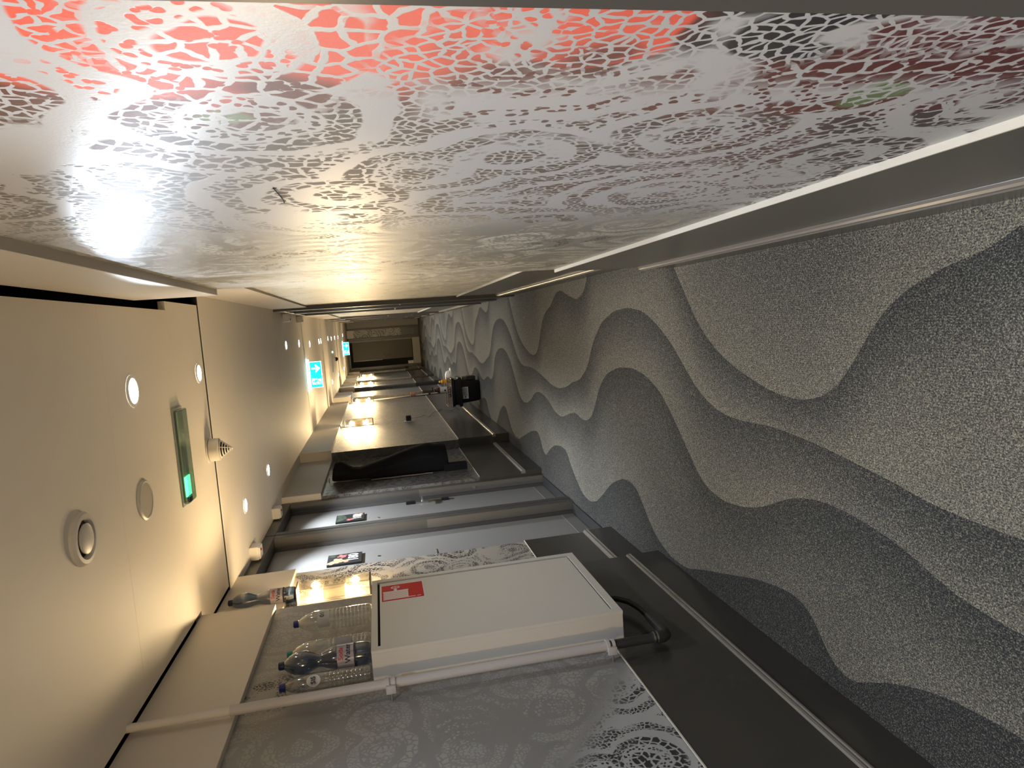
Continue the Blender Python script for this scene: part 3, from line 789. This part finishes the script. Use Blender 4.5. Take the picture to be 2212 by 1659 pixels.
# ------------------------------------------------------------------ fire hose cabinet
FX = -1.242
t = thing('fire_hose_cabinet', 'cream metal fire hose cabinet on the left wall with a red hose sign', 'cabinet', (-1.31, 2.90, 0.555))
b = M()
y0, y1, z0, z1 = 2.535, 3.270, 0.555, 1.577
b.box(-1.371, FX, y0, y1, z0, z1, 0.002, 1)
cab = b.build('body', CABINET, t)
fr = M()
w = 0.034
fr.box(FX, FX + .012, y0, y0 + w, z0, z1); fr.box(FX, FX + .012, y1 - w, y1, z0, z1)
fr.box(FX, FX + .012, y0 + w, y1 - w, z0, z0 + w); fr.box(FX, FX + .012, y0 + w, y1 - w, z1 - w + .008, z1)
fr.build('front_frame', CABINET, t)
M().box(FX, FX + .0015, y0 + w, y1 - w, z0 + w, z1 - w + .008).build('door_gap', VOID, t)
dr = M().box(FX + .0015, FX + .009, y0 + w + .003, y1 - w - .010, z0 + w + .006, z1 - w - .002, .001, 1).build('door', CABINET, t)
sx = FX + .0092
sy0, sy1, sz0, sz1 = 2.992, 3.188, 1.334, 1.538
M().box(sx, sx + .0008, sy0, sy1, sz0, sz1).build('sign_border', WHITE, dr)
M().box(sx + .0008, sx + .0016, sy0 + .006, sy1 - .006, sz0 + .006, sz1 - .006).build('hose_sign', RED, dr)
sg = M(); xx = sx + .0022
ux = lambda u: sy0 + u * (sy1 - sy0); vz = lambda v: sz1 - v * (sz1 - sz0)
def bar(u0, u1, v0, v1): sg.box(xx - .0006, xx, ux(u0), ux(u1), vz(v1), vz(v0))
for k in range(9):                                    # the coil, drawn as lines
    u = 0.10 + k * 0.052
    bar(u, u + 0.034, 0.09, 0.61)
bar(0.08, 0.56, 0.07, 0.085); bar(0.08, 0.56, 0.61, 0.625)
bar(0.545, 0.585, 0.06, 0.64)
bar(0.58, 0.70, 0.31, 0.375)
ring_o = [(0.79 + 0.085 * math.cos(a * PI / 12), 0.345 + 0.105 * math.sin(a * PI / 12)) for a in range(24)]
ring_i = [(0.79 + 0.062 * math.cos(a * PI / 12), 0.345 + 0.078 * math.sin(a * PI / 12)) for a in range(24)]
for a in range(24):
    c_ = (a + 1) % 24
    sg.quad(*[(xx, ux(p[0]), vz(p[1])) for p in (ring_o[a], ring_o[c_], ring_i[c_], ring_i[a])])
bar(0.78, 0.80, 0.255, 0.435); bar(0.715, 0.865, 0.338, 0.352)
bar(0.10, 0.128, 0.60, 0.78); bar(0.10, 0.128, 0.82, 0.90)
sg.build('hose_reel_symbol', WHITE, dr)

# standpipe beside the cabinet
PX, PY = -1.318, 2.440
t = thing('standpipe', 'vertical grey pipe beside the hose cabinet, dark below, bending to the cabinet', 'pipe', (PX, PY, 0.42))
M().tube([(PX, PY, 2.075), (PX, PY, ZC + .03)], 0.0150, 16).build('upper_pipe', mat('pipe_white', (0.62, 0.58, 0.53), 0.45), t, True)
M().tube([(PX, PY, 0.65), (PX, PY, 2.078)], 0.0185, 18).build('grey_pipe', PIPEW, t, True)
low = M()
low.tube([(PX, PY, 0.652), (PX, PY, 0.45)], 0.0185, 18)
low.tube([(PX, PY, 0.455), (PX, PY + .002, 0.425), (PX, PY + .012, 0.412), (PX, PY + .035, 0.407), (PX, PY + .06, 0.407)], [0.024, 0.025, 0.026, 0.024, 0.0235], 18)
low.tube([(PX, PY + .05, 0.407), (PX, PY + .19, 0.409)], [0.021, 0.017], 18)
low.build('dark_pipe', PIPED, t, True)
rg = M()
for dz in (0.452, 0.466): rg.lathe([(0.019, -0.003), (0.0245, -0.003), (0.0245, 0.003), (0.019, 0.003)], (PX, PY, dz), 'z', 20, False)
rg.build('compression_ring', STEEL, t, True)
M().tube([(PX, PY + .18, 0.409), (PX, PY + .27, 0.413), (PX, PY + .35, 0.432), (PX, PY + .40, 0.47), (PX, PY + .425, 0.52), (PX, PY + .43, 0.562)], 0.013, 14).build('hose_feed', BLACKP, t, True)
for cz in (1.512, 0.650):
    k = M()
    for dz in (-0.011, 0.011): k.lathe([(0.0190, dz - .006), (0.0240, dz - .006), (0.0240, dz + .006), (0.0190, dz + .006)], (PX, PY, cz), 'z', 22, False)
    k.box(PX - .024, PX + .006, PY - .036, PY - .020, cz - .018, cz + .018, .002)
    c_ = k.build('pipe_clamp', PIPEW, t, True)
    M().tube([(PX - .054, PY - .028, cz), (PX - .012, PY - .028, cz)], 0.0045, 10).build('screw_rod', STEEL, c_, True)

# ------------------------------------------------------------------ bottles
def bottle(x, y, z, kind, label, capm, body, k=1.0):
    t = thing('water_bottle', label, 'bottle', (x, y, z), 'water bottles left on the wall fittings')
    if kind == 'waist':     # curved bottle with a pinched waist
        pr = [(0.020, 0.012), (0.034, 0.002), (0.041, 0.010), (0.0445, 0.035), (0.0450, 0.060), (0.0445, 0.064), (0.0450, 0.068), (0.0450, 0.135), (0.0438, 0.148), (0.0375, 0.168), (0.0285, 0.190), (0.0258, 0.203), (0.0285, 0.216), (0.0385, 0.238), (0.0440, 0.252), (0.0445, 0.275), (0.0410, 0.295), (0.0330, 0.315), (0.0220, 0.330), (0.0135, 0.338), (0.0125, 0.352)]
        lab = (0.0455, 0.070, 0.134); hcap = 0.336
    else:                   # straight ribbed bottle
        pr = [(0.018, 0.010), (0.032, 0.002), (0.041, 0.008)]
        z_ = 0.02
        while z_ < 0.185:
            pr += [(0.0445, z_), (0.0450, z_ + 0.008), (0.0428, z_ + 0.013)]; z_ += 0.0165
        pr += [(0.0448, 0.19), (0.0450, 0.245), (0.0430, 0.262), (0.0370, 0.288), (0.0270, 0.312), (0.0160, 0.326), (0.0125, 0.332), (0.0120, 0.346)]
        lab = (0.0456 * k, 0.192, 0.244); hcap = 0.330
        pr = [(a_ * k if a_ > 0.0125 else a_, b_) for a_, b_ in pr]
    bm = M().lathe(pr, (x, y, z), 'z', 32)
    bo = bm.build('bottle_body', body, t, True)
    # petal feet
    ft = M()
    for k in range(5):
        a = 2 * PI * k / 5
        ft.lathe([(0.004, 0.0), (0.011, 0.003), (0.013, 0.010)], (x + .027 * math.cos(a), y + .027 * math.sin(a), z), 'z', 10)
    ft.build('bottle_foot', body, t, True)
    M().lathe([(0.0135, hcap), (0.0160, hcap + .001), (0.0160, hcap + .019), (0.0140, hcap + .022), (0.001, hcap + .0225)], (x, y, z), 'z', 22).build('bottle_cap', capm, t, True)
    return t, lab
def arc_label(t, x, y, z, lab, a0, a1, m, nm, z0=None, z1=None, dr=0.0):
    r = lab[0] + dr; n = 20
    z0 = lab[1] if z0 is None else z0; z1 = lab[2] if z1 is None else z1
    mm = M()
    for i in range(n):
        p, q = a0 + (a1 - a0) * i / n, a0 + (a1 - a0) * (i + 1) / n
        mm.quad((x + r * math.cos(p), y + r * math.sin(p), z + z0), (x + r * math.cos(q), y + r * math.sin(q), z + z0), (x + r * math.cos(q), y + r * math.sin(q), z + z1), (x + r * math.cos(p), y + r * math.sin(p), z + z1))
    return mm.build(nm, m, t, True)
def wrap_text(t, x, y, z, body, size, r, ang, zz, m, nm):
    """letters bent around a bottle, reading left to right from outside"""
    cu = bpy.data.curves.new('txt', 'FONT'); cu.body = body; cu.size = size; cu.align_x = 'CENTER'; cu.align_y = 'CENTER'; cu.resolution_u = 3; cu.offset = 0.0004
    to = bpy.data.objects.new('txt', cu); COL.objects.link(to)
    me = bpy.data.meshes.new_from_object(to.evaluated_get(bpy.context.evaluated_depsgraph_get()))
    bpy.data.objects.remove(to); bpy.data.curves.remove(cu)
    for v in me.vertices:
        a = ang + v.co.x / r
        v.co = Vector((r * math.cos(a), r * math.sin(a), zz + v.co.y))
    me.materials.clear(); me.materials.append(m)
    o = bpy.data.objects.new(nm, me); COL.objects.link(o); o.parent = t
    return o
FACE = -PI / 3.6          # bottle side that faces the viewer
def label_waist(t, lab, x, y, z):
    l = arc_label(t, x, y, z, lab, 0, 2 * PI, LABELB, 'wrap_label')
    arc_label(l, x, y, z, lab, 0, 2 * PI, INK, 'dark_band', 0.062, 0.069, 0.0004)
    wrap_text(l, 0, 0, 0, 'Soda', 0.026, lab[0] + .0008, FACE, 0.119, INKR, 'red_lettering')
    wrap_text(l, 0, 0, 0, 'Water', 0.030, lab[0] + .0008, FACE, 0.092, INK, 'script_lettering')
CZ = 1.5775
def place(x, y, z, kind, label, capm, body, k=1.0):
    t, lab = bottle(x, y, z, kind, label, capm, body, k)
    return t, lab, x, y, z
# near end of the cabinet to far end
t, lab, x, y, z = place(-1.334, 2.572, CZ, 'straight', 'clear ribbed bottle with blue cap at the near end of the cabinet top', CAPBL, PETC, 0.80)
o_ = M()
for i in range(14):
    pass
pts = []
n = 28
for i in range(n):
    a = 2 * PI * i / n
    ang = FACE + 0.62 * math.cos(a); zz = 0.222 + 0.026 * math.sin(a)
    pts.append((x + (lab[0]) * math.cos(ang), y + lab[0] * math.sin(ang), z + zz))
cen = (x + lab[0] * math.cos(FACE), y + lab[0] * math.sin(FACE), z + 0.222)
for i in range(n): o_.quad(cen, pts[i], pts[(i + 1) % n])
ol = o_.build('oval_label', WHITE, t)
wrap_text(ol, 0, 0, 0, 'SIS', 0.024, lab[0] + .0045, FACE, 0.222, INK, 'black_lettering')
t, lab, x, y, z = place(-1.281, 2.640, CZ, 'waist', 'blue waisted bottle with navy cap standing on the hose cabinet', CAPB, PETB)
label_waist(t, lab, x, y, z)
t, lab, x, y, z = place(-1.325, 2.815, CZ, 'straight', 'clear bottle with green cap behind the blue bottle on the cabinet', CAPG, PETC)
arc_label(t, x, y, z, lab, FACE - .9, FACE + .9, LABELB, 'wrap_label', 0.09, 0.15)
t, lab, x, y, z = place(-1.300, 3.058, CZ, 'straight', 'clear ribbed bottle standing alone on the far half of the cabinet top', CAPBL, PETC)
l = arc_label(t, x, y, z, lab, FACE - 1.0, FACE + 1.0, LABELW, 'paper_label')
wrap_text(l, 0, 0, 0, '01', 0.026, lab[0] + .0008, FACE + .3, 0.222, INK, 'black_lettering')
t, lab, x, y, z = place(-1.427, 3.765, 2.0065, 'waist', 'blue waisted bottle standing on top of the near wall sconce', CAPB, PETB)
label_waist(t, lab, x, y, z)

t = thing('stray_hair', 'short dark curved hair stuck on the right lace wallpaper', 'hair', (0.2125, 1.09, 1.575))
M().tube([(0.2120, 1.037, 1.5765), (0.2105, 1.062, 1.5745), (0.2100, 1.10, 1.5732), (0.2115, 1.150, 1.5755)], 0.0011, 6).build('strand', HAIR, t, True)

# ------------------------------------------------------------------ black coat hanging in the recess
t = thing('hanging_coat', 'black coat hanging on the recessed wall past door 182', 'coat', (-1.44, 6.75, 0.8))
rows = [(1.998, -1.462, -1.428, .02), (1.985, -1.466, -1.350, .07), (1.955, -1.468, -1.288, .10), (1.90, -1.468, -1.282, .12), (1.845, -1.467, -1.318, .13), (1.79, -1.467, -1.356, .135), (1.72, -1.467, -1.362, .14), (1.65, -1.467, -1.345, .145), (1.56, -1.467, -1.320, .15), (1.46, -1.467, -1.295, .155), (1.35, -1.467, -1.262, .16), (1.21, -1.467, -1.225, .165), (1.09, -1.467, -1.200, .17), (1.03, -1.467, -1.197, .17), (0.98, -1.467, -1.215, .17), (0.90, -1.467, -1.215, .165), (0.865, -1.467, -1.222, .16), (0.855, -1.467, -1.30, .13)]
cm = M(); rg_ = []
for z_, xb, xf, hw in rows:
    xc, a = (xb + xf) / 2, abs(xf - xb) / 2
    ring = []
    for k in range(30):
        an = 2 * PI * k / 30
        fold = 1 + 0.07 * math.sin(5 * an + 1.3) * (1 if z_ < 1.6 else 0.2)
        sxp = max(-1, min(1, math.cos(an) * 1.08)); syp = math.sin(an)
        xx_ = max(-1.468, xc + a * sxp * (fold if math.cos(an) < 0.3 else 1))
        ring.append((xx_, 6.74 + hw * syp * fold, z_))
    rg_.append(ring)
cm.rings(rg_, True)
cm.build('coat_body', BLACKF, t, True)
M().box(-1.467, -1.392, 6.585, 6.66, 0.672, 0.90, .004).build('hanging_strap', BLACKF, t)
M().tube([(-1.478, 6.74, 2.03), (-1.44, 6.74, 2.03), (-1.43, 6.74, 2.02), (-1.432, 6.74, 1.99)], 0.005, 8).build('wall_hook', STEEL, t, True)
M().tube([(-1.464, 6.588 + .006 * math.sin(k * 1.7), 1.02 + k * .06) for k in range(11)], 0.006, 6).build('pale_lining', mat('coat_lining', (0.13, 0.11, 0.09), 0.8), t)

# ------------------------------------------------------------------ charger on the long wall
t = thing('wall_charger', 'black plug charger in a white socket with its cable hanging down', 'charger', (-1.36, 9.80, 1.10))
M().box(-1.372, -1.362, 9.70, 9.79, 1.055, 1.165, .002).build('socket_plate', WHITE, t)
M().box(-1.362, -1.285, 9.71, 9.78, 1.06, 1.135, .008).build('plug', BLACKP, t)
cp = [(-1.325, 9.745, 1.06), (-1.34, 9.80, 1.03), (-1.355, 9.93, 0.975), (-1.357, 10.01, 0.905), (-1.357, 10.12, 0.832), (-1.357, 9.95, 0.80), (-1.357, 10.07, 0.75), (-1.357, 10.34, 0.695), (-1.355, 10.44, 0.61), (-1.353, 10.62, 0.53), (-1.350, 10.46, 0.50), (-1.350, 10.34, 0.44), (-1.350, 10.33, 0.39), (-1.345, 10.42, 0.352), (-1.340, 10.22, 0.335), (-1.325, 10.12, 0.31), (-1.28, 10.05, 0.36), (-1.26, 10.02, 0.42)]
def spline(p, n=5):
    p = [Vector(q) for q in p]; out = []
    for i in range(len(p) - 1):
        a, b, c, d = p[max(i - 1, 0)], p[i], p[i + 1], p[min(i + 2, len(p) - 1)]
        for k in range(n):
            u = k / n
            out.append(0.5 * ((2 * b) + (c - a) * u + (2 * a - 5 * b + 4 * c - d) * u * u + (3 * b - a - 3 * c + d) * u ** 3))
    return out + [p[-1]]
M().tube(spline(cp), 0.0028, 6).build('cable', BLACKP, t, True)

# ------------------------------------------------------------------ cleaning caddy on the carpet
t = thing('cleaning_caddy', 'black cleaning caddy box with a paper label standing by the long wall', 'cleaning box', (-1.03, 9.98, 0.0))
b = M()
def rrect(x0, x1, y0, y1, z, r=0.03, n=4):
    out = []
    for cx, cy, a0 in ((x1 - r, y1 - r, 0), (x0 + r, y1 - r, PI / 2), (x0 + r, y0 + r, PI), (x1 - r, y0 + r, 1.5 * PI)):
        for k in range(n + 1):
            a = a0 + PI / 2 * k / n
            out.append((cx + r * math.cos(a), cy + r * math.sin(a), z))
    return out
CY0, CY1 = 9.84, 10.14
b.rings([rrect(-1.165, -0.885, CY0 + .02, CY1 - .02, 0.012), rrect(-1.175, -0.875, CY0 + .01, CY1 - .01, 0.03), rrect(-1.20, -0.855, CY0, CY1, 0.285)])
b.build('box_body', BLACKP, t, True)
for fx_ in (-1.14, -0.91):
    for fy_ in (CY0 + .05, CY1 - .05): M().lathe([(0.016, 0), (0.016, 0.014)], (fx_, fy_, 0), 'z', 12).build('foot', BLACKP, t, True)
b = M()
b.rings([rrect(-1.225, -0.825, CY0 - .02, CY1 + .02, 0.275), rrect(-1.245, -0.805, CY0 - .035, CY1 + .035, 0.285), rrect(-1.245, -0.805, CY0 - .035, CY1 + .035, 0.325), rrect(-1.215, -0.835, CY0 - .015, CY1 + .015, 0.335), rrect(-1.215, -0.835, CY0 - .015, CY1 + .015, 0.38), rrect(-1.235, -0.815, CY0 - .025, CY1 + .025, 0.39), rrect(-1.235, -0.815, CY0 - .025, CY1 + .025, 0.425), rrect(-1.20, -0.85, CY0, CY1, 0.43)])
b.build('lid_tray', mat('black_gloss_plastic', (0.012, 0.012, 0.013), 0.18), t, True)
lp = M().box(-1.13, -0.955, CY0 - .006, CY0 - .003, 0.185, 0.268).build('paper_label', LABELW, t)
for k, (w_, z_) in enumerate(((0.11, 0.245), (0.13, 0.225), (0.12, 0.205))):
    M().box(-0.97 - w_, -0.97, CY0 - .0068, CY0 - .0058, z_, z_ + 0.008).build('label_print', INK, lp)
M().lathe([(0.012, 0), (0.012, -0.001)], (-1.105, CY0 - .006, 0.228), 'y', 14).build('label_emblem', mat('emblem_teal', (0.02, 0.08, 0.09), 0.5), lp)
# side pouch with a sponge clipped to the right flank
b = M().box(-0.868, -0.805, 9.90, 10.06, 0.055, 0.19, .012).build('side_pouch', BLACKP, t)
M().box(-0.862, -0.81, 9.92, 10.04, 0.185, 0.25, .008).build('clip_tray', mat('grey_green_tray', (0.09, 0.095, 0.075), 0.4), t)
# wire basket hooked on the tray
bk = M()
for k in range(12):
    u = -1.225 + k * 0.0365
    bk.tube([(u, CY0 - .01, 0.43), (u + .03, CY0 - .01, 0.495)], 0.0042, 6); bk.tube([(u + .03, CY0 - .012, 0.43), (u, CY0 - .012, 0.495)], 0.0042, 6)
    bk.tube([(u, CY1, 0.43), (u + .03, CY1, 0.495)], 0.0042, 6)
for z_ in (0.43, 0.463, 0.495):
    bk.tube([(-1.225, CY0 - .011, z_), (-0.80, CY0 - .011, z_), (-0.80, CY1, z_), (-1.225, CY1, z_), (-1.225, CY0 - .011, z_)], 0.005, 6)
bk.build('wire_basket', mat('pale_wire', (0.34, 0.27, 0.21), 0.5), t, True)

t = thing('spray_bottle', 'brown pump bottle with a white label standing in the caddy', 'bottle', (-0.975, 9.90, 0.43))
bx_, by_ = -0.975, 9.90
M().lathe([(0.040, 0.43), (0.046, 0.435), (0.046, 0.60), (0.040, 0.625), (0.020, 0.65), (0.016, 0.665)], (bx_, by_, 0), 'z', 24).build('bottle_body', BROWNG, t, True)
l = M().lathe([(0.0468, 0.49), (0.0468, 0.598)], (bx_, by_, 0), 'z', 24, False).build('paper_label', LABELW, t, True)
M().lathe([(0.014, 0), (0.014, -0.002)], (bx_ - .005, by_ - .0465, 0.525), 'y', 14).build('label_emblem', INK, l)
pm = M().lathe([(0.018, 0.662), (0.018, 0.682), (0.006, 0.685), (0.006, 0.705)], (bx_, by_, 0), 'z', 16)
pm.tube([(bx_, by_, 0.703), (bx_ + .035, by_ - .01, 0.710), (bx_ + .052, by_ - .014, 0.700)], 0.007, 8)
pm.build('pump_head', BLACKP, t, True)
t = thing('detergent_bottle', 'yellow squeeze bottle standing in the caddy beside the brown one', 'bottle', (-0.855, 9.95, 0.43))
M().lathe([(0.030, 0.43), (0.034, 0.44), (0.034, 0.50), (0.024, 0.53), (0.030, 0.55), (0.018, 0.565)], (-0.855, 9.95, 0), 'z', 20).build('bottle_body', YELLOW, t, True)
M().lathe([(0.012, 0.565), (0.017, 0.567), (0.017, 0.590), (0.008, 0.600)], (-0.855, 9.95, 0), 'z', 16).build('bottle_cap', mat('yellow_cap', (0.8, 0.55, 0.15), 0.4), t, True)
M().box(-0.868, -0.842, 9.912, 9.917, 0.455, 0.495).build('label', INK, t)
t = thing('scrub_brush', 'dark round brush lying on the caddy below the brown bottle', 'brush', (-1.04, 9.87, 0.43))
M().lathe([(0.02, 0.43), (0.05, 0.44), (0.052, 0.465), (0.03, 0.485), (0.006, 0.49)], (-1.055, 9.875, 0), 'z', 20).build('brush_head', mat('dark_blue_bristle', (0.010, 0.012, 0.03), 0.6), t, True)
M().tube([(-1.055, 9.875, 0.48), (-1.02, 9.87, 0.50)], 0.012, 10).build('brush_handle', CAPBL, t, True)
t = thing('cleaning_cloth', 'white folded cloths hanging over the right side of the caddy', 'cloth', (-0.76, 9.98, 0.45))
c1 = M(); c1.rings([rrect(-0.82, -0.70, 9.92, 10.05, 0.43, .012), rrect(-0.815, -0.715, 9.925, 10.045, 0.475, .012), rrect(-0.835, -0.755, 9.93, 10.04, 0.49, .012)])
c1.build('cloth_fold', WHITE, t, True)
M().box(-0.79, -0.665, 9.915, 10.03, 0.405, 0.421, .006).build('cloth_edge', WHITE, t)

# ------------------------------------------------------------------ person in the doorway holding a mop pole
HP = Vector((-1.338, 13.40, 0.83))           # grip on the pole
t = thing('mop', 'chrome mop pole held upright at the far end of the long wall', 'mop', (-1.36, 13.40, 0))
pole0, pole1 = Vector((-1.362, 13.40, 0.03)), Vector((-1.395, 13.40, 1.66))
M().tube([pole0, pole1], 0.0125, 12).build('pole', mat('pale_satin_pole', (0.55, 0.53, 0.50), 0.35), t, True)
M().lathe([(0.018, -0.02), (0.020, 0.0), (0.018, 0.02)], (-1.372, 13.40, 0.51), 'z', 14).build('collar', BLACKP, t, True)
M().box(-1.44, -1.28, 13.37, 13.47, 0.0, 0.035, .01).build('mop_head', SLEEVE, t)

def skin_mesh(name, verts, edges, radii, m, parent, sub=1, root=0):
    me = bpy.data.meshes.new(name); me.from_pydata([tuple(v) for v in verts], edges, [])
    o = bpy.data.objects.new(name, me); COL.objects.link(o)
    o.modifiers.new('skin', 'SKIN')
    sv = me.skin_vertices[0].data
    for i, r in enumerate(radii): sv[i].radius = (r, r) if not isinstance(r, tuple) else r; sv[i].use_root = (i == root)
    md = o.modifiers.new('sub', 'SUBSURF'); md.levels = sub; md.render_levels = sub
    dg = bpy.context.evaluated_depsgraph_get(); dg.update()
    me2 = bpy.data.meshes.new_from_object(o.evaluated_get(dg))
    bpy.data.objects.remove(o); bpy.data.meshes.remove(me)
    off = Vector((0, 0, 0)); p = parent
    while p is not None: off += p.location; p = p.parent
    me2.transform(Matrix.Translation(-off))
    me2.materials.clear(); me2.materials.append(m)
    for f in me2.polygons: f.use_smooth = True
    o2 = bpy.data.objects.new(name, me2); COL.objects.link(o2); o2.parent = parent
    return o2

pt = thing('person', 'person in grey working clothes standing in the doorway, one hand gripping the mop pole', 'person', (-1.66, 13.55, 0))
bx0, by0 = -1.66, 13.55
V = lambda x, y, z: (bx0 + x, by0 + y, z)
wr = (HP.x - 0.075, HP.y + 0.035, HP.z + 0.06)
pts = [V(0, 0, .95), V(0, 0, 1.12), V(0, 0, 1.30), V(0, 0, 1.44), V(0, 0, 1.54),                # 0-4 pelvis..neck
       V(0, .10, .88), V(0.02, .10, .50), V(0, .10, .09), V(0.12, .11, .05),                       # 5-8 far leg
       V(0, -.10, .88), V(0.02, -.10, .50), V(0, -.10, .09), V(0.12, -.11, .05),                   # 9-12 near leg
       V(0, .18, 1.41), V(.01, .22, 1.14), V(.06, .20, .90),                                        # 13-15 far arm
       V(0.02, -.16, 1.41), V(.10, -.17, 1.12), wr]                                               # 16-18 near arm
eds = [(0, 1), (1, 2), (2, 3), (3, 4), (0, 5), (5, 6), (6, 7), (7, 8), (0, 9), (9, 10), (10, 11), (11, 12), (3, 13), (13, 14), (14, 15), (3, 16), (16, 17), (17, 18)]
rad = [.135, .125, .145, .125, .058, .100, .075, .058, .040, .100, .075, .058, .040, .074, .056, .040, .074, .056, .038]
rad = [r if not isinstance(r, tuple) else r for r in rad]
skin_mesh('uniform', pts, eds, rad, SLEEVE, pt, 2, 0)
hd = M().lathe([(.048, 1.50), (.050, 1.555), (.056, 1.575), (.070, 1.60), (.082, 1.64), (.088, 1.69), (.086, 1.735), (.074, 1.775), (.045, 1.802), (.01, 1.81)], (bx0 + .012, by0, 0), 'z', 24)
hd.build('head', SKIN, pt, True)
M().lathe([(.094, 1.69), (.094, 1.74), (.072, 1.80), (.01, 1.825)], (bx0 - .010, by0, 0), 'z', 24).build('hair', HAIR, pt, True)
fc = M()
fc.tube([(bx0 + .098, by0, 1.70), (bx0 + .118, by0, 1.665), (bx0 + .098, by0, 1.655)], [.008, .013, .008], 8)
fc.build('nose', SKIN, pt, True)
for s_ in (-1, 1):
    M().lathe([(.009, 0), (.007, .004), (.001, .005)], (bx0 + .094, by0 + s_ * .034, 1.70), 'x', 10).build('eye', HAIR, pt, True)
for s_ in (-1, 1):
    M().lathe([(.004, 0), (.018, s_ * .004), (.014, s_ * .012), (.002, s_ * .014)], (bx0 + .005, by0 + s_ * .084, 1.68), 'y', 12).build('ear', SKIN, pt, True)
    M().box(bx0 - .07, bx0 + .17, by0 + s_ * .105 - .045, by0 + s_ * .105 + .045, .013, .075, .025).build('shoe', BLACKP, pt)
M().box(bx0 + .082, bx0 + .092, by0 - .022, by0 + .022, 1.624, 1.632).build('mouth', mat('lips', (0.35, 0.12, 0.10), 0.5), pt)
# the hand: palm and five separate fingers curled round the pole
hp = [Vector(wr), Vector((HP.x - .048, HP.y + .024, HP.z + .030)), Vector((HP.x - .034, HP.y + .016, HP.z + .002))]
skin_mesh('palm', hp, [(0, 1), (1, 2)], [.025, (.030, .040), (.024, .042)], SKIN, pt, 2, 0)
pc = Vector((HP.x - .010, HP.y, 0))
for k, (dz, ln) in enumerate(((0.046, .92), (0.022, 1.0), (-0.003, .95), (-0.027, .80))):
    zz = HP.z + dz
    fpts = []
    for a, rr in ((2.5, .042), (1.2, .040), (0.0, .037), (-1.2, .034), (-2.3 * ln, .030)):
        fpts.append((pc.x + rr * math.cos(a) - .0, pc.y - rr * math.sin(a) * -1 * -1, zz + 0.004 * math.sin(a)))
    skin_mesh('finger', fpts, [(i, i + 1) for i in range(4)], [.0115, .0112, .0108, .0100, .0085], SKIN, pt, 2, 0)
skin_mesh('thumb', [(HP.x - .045, HP.y + .02, HP.z + .035), (HP.x - .030, HP.y - .020, HP.z + .048), (HP.x - .008, HP.y - .028, HP.z + .040), (HP.x + .008, HP.y - .022, HP.z + .030)], [(0, 1), (1, 2), (2, 3)], [.014, .013, .011, .009], SKIN, pt, 2, 0)
M().tube([wr, (wr[0] - .05, wr[1] + .005, wr[2] + .05)], [.034, .040], 14).build('cuff', SLEEVE, pt, True)
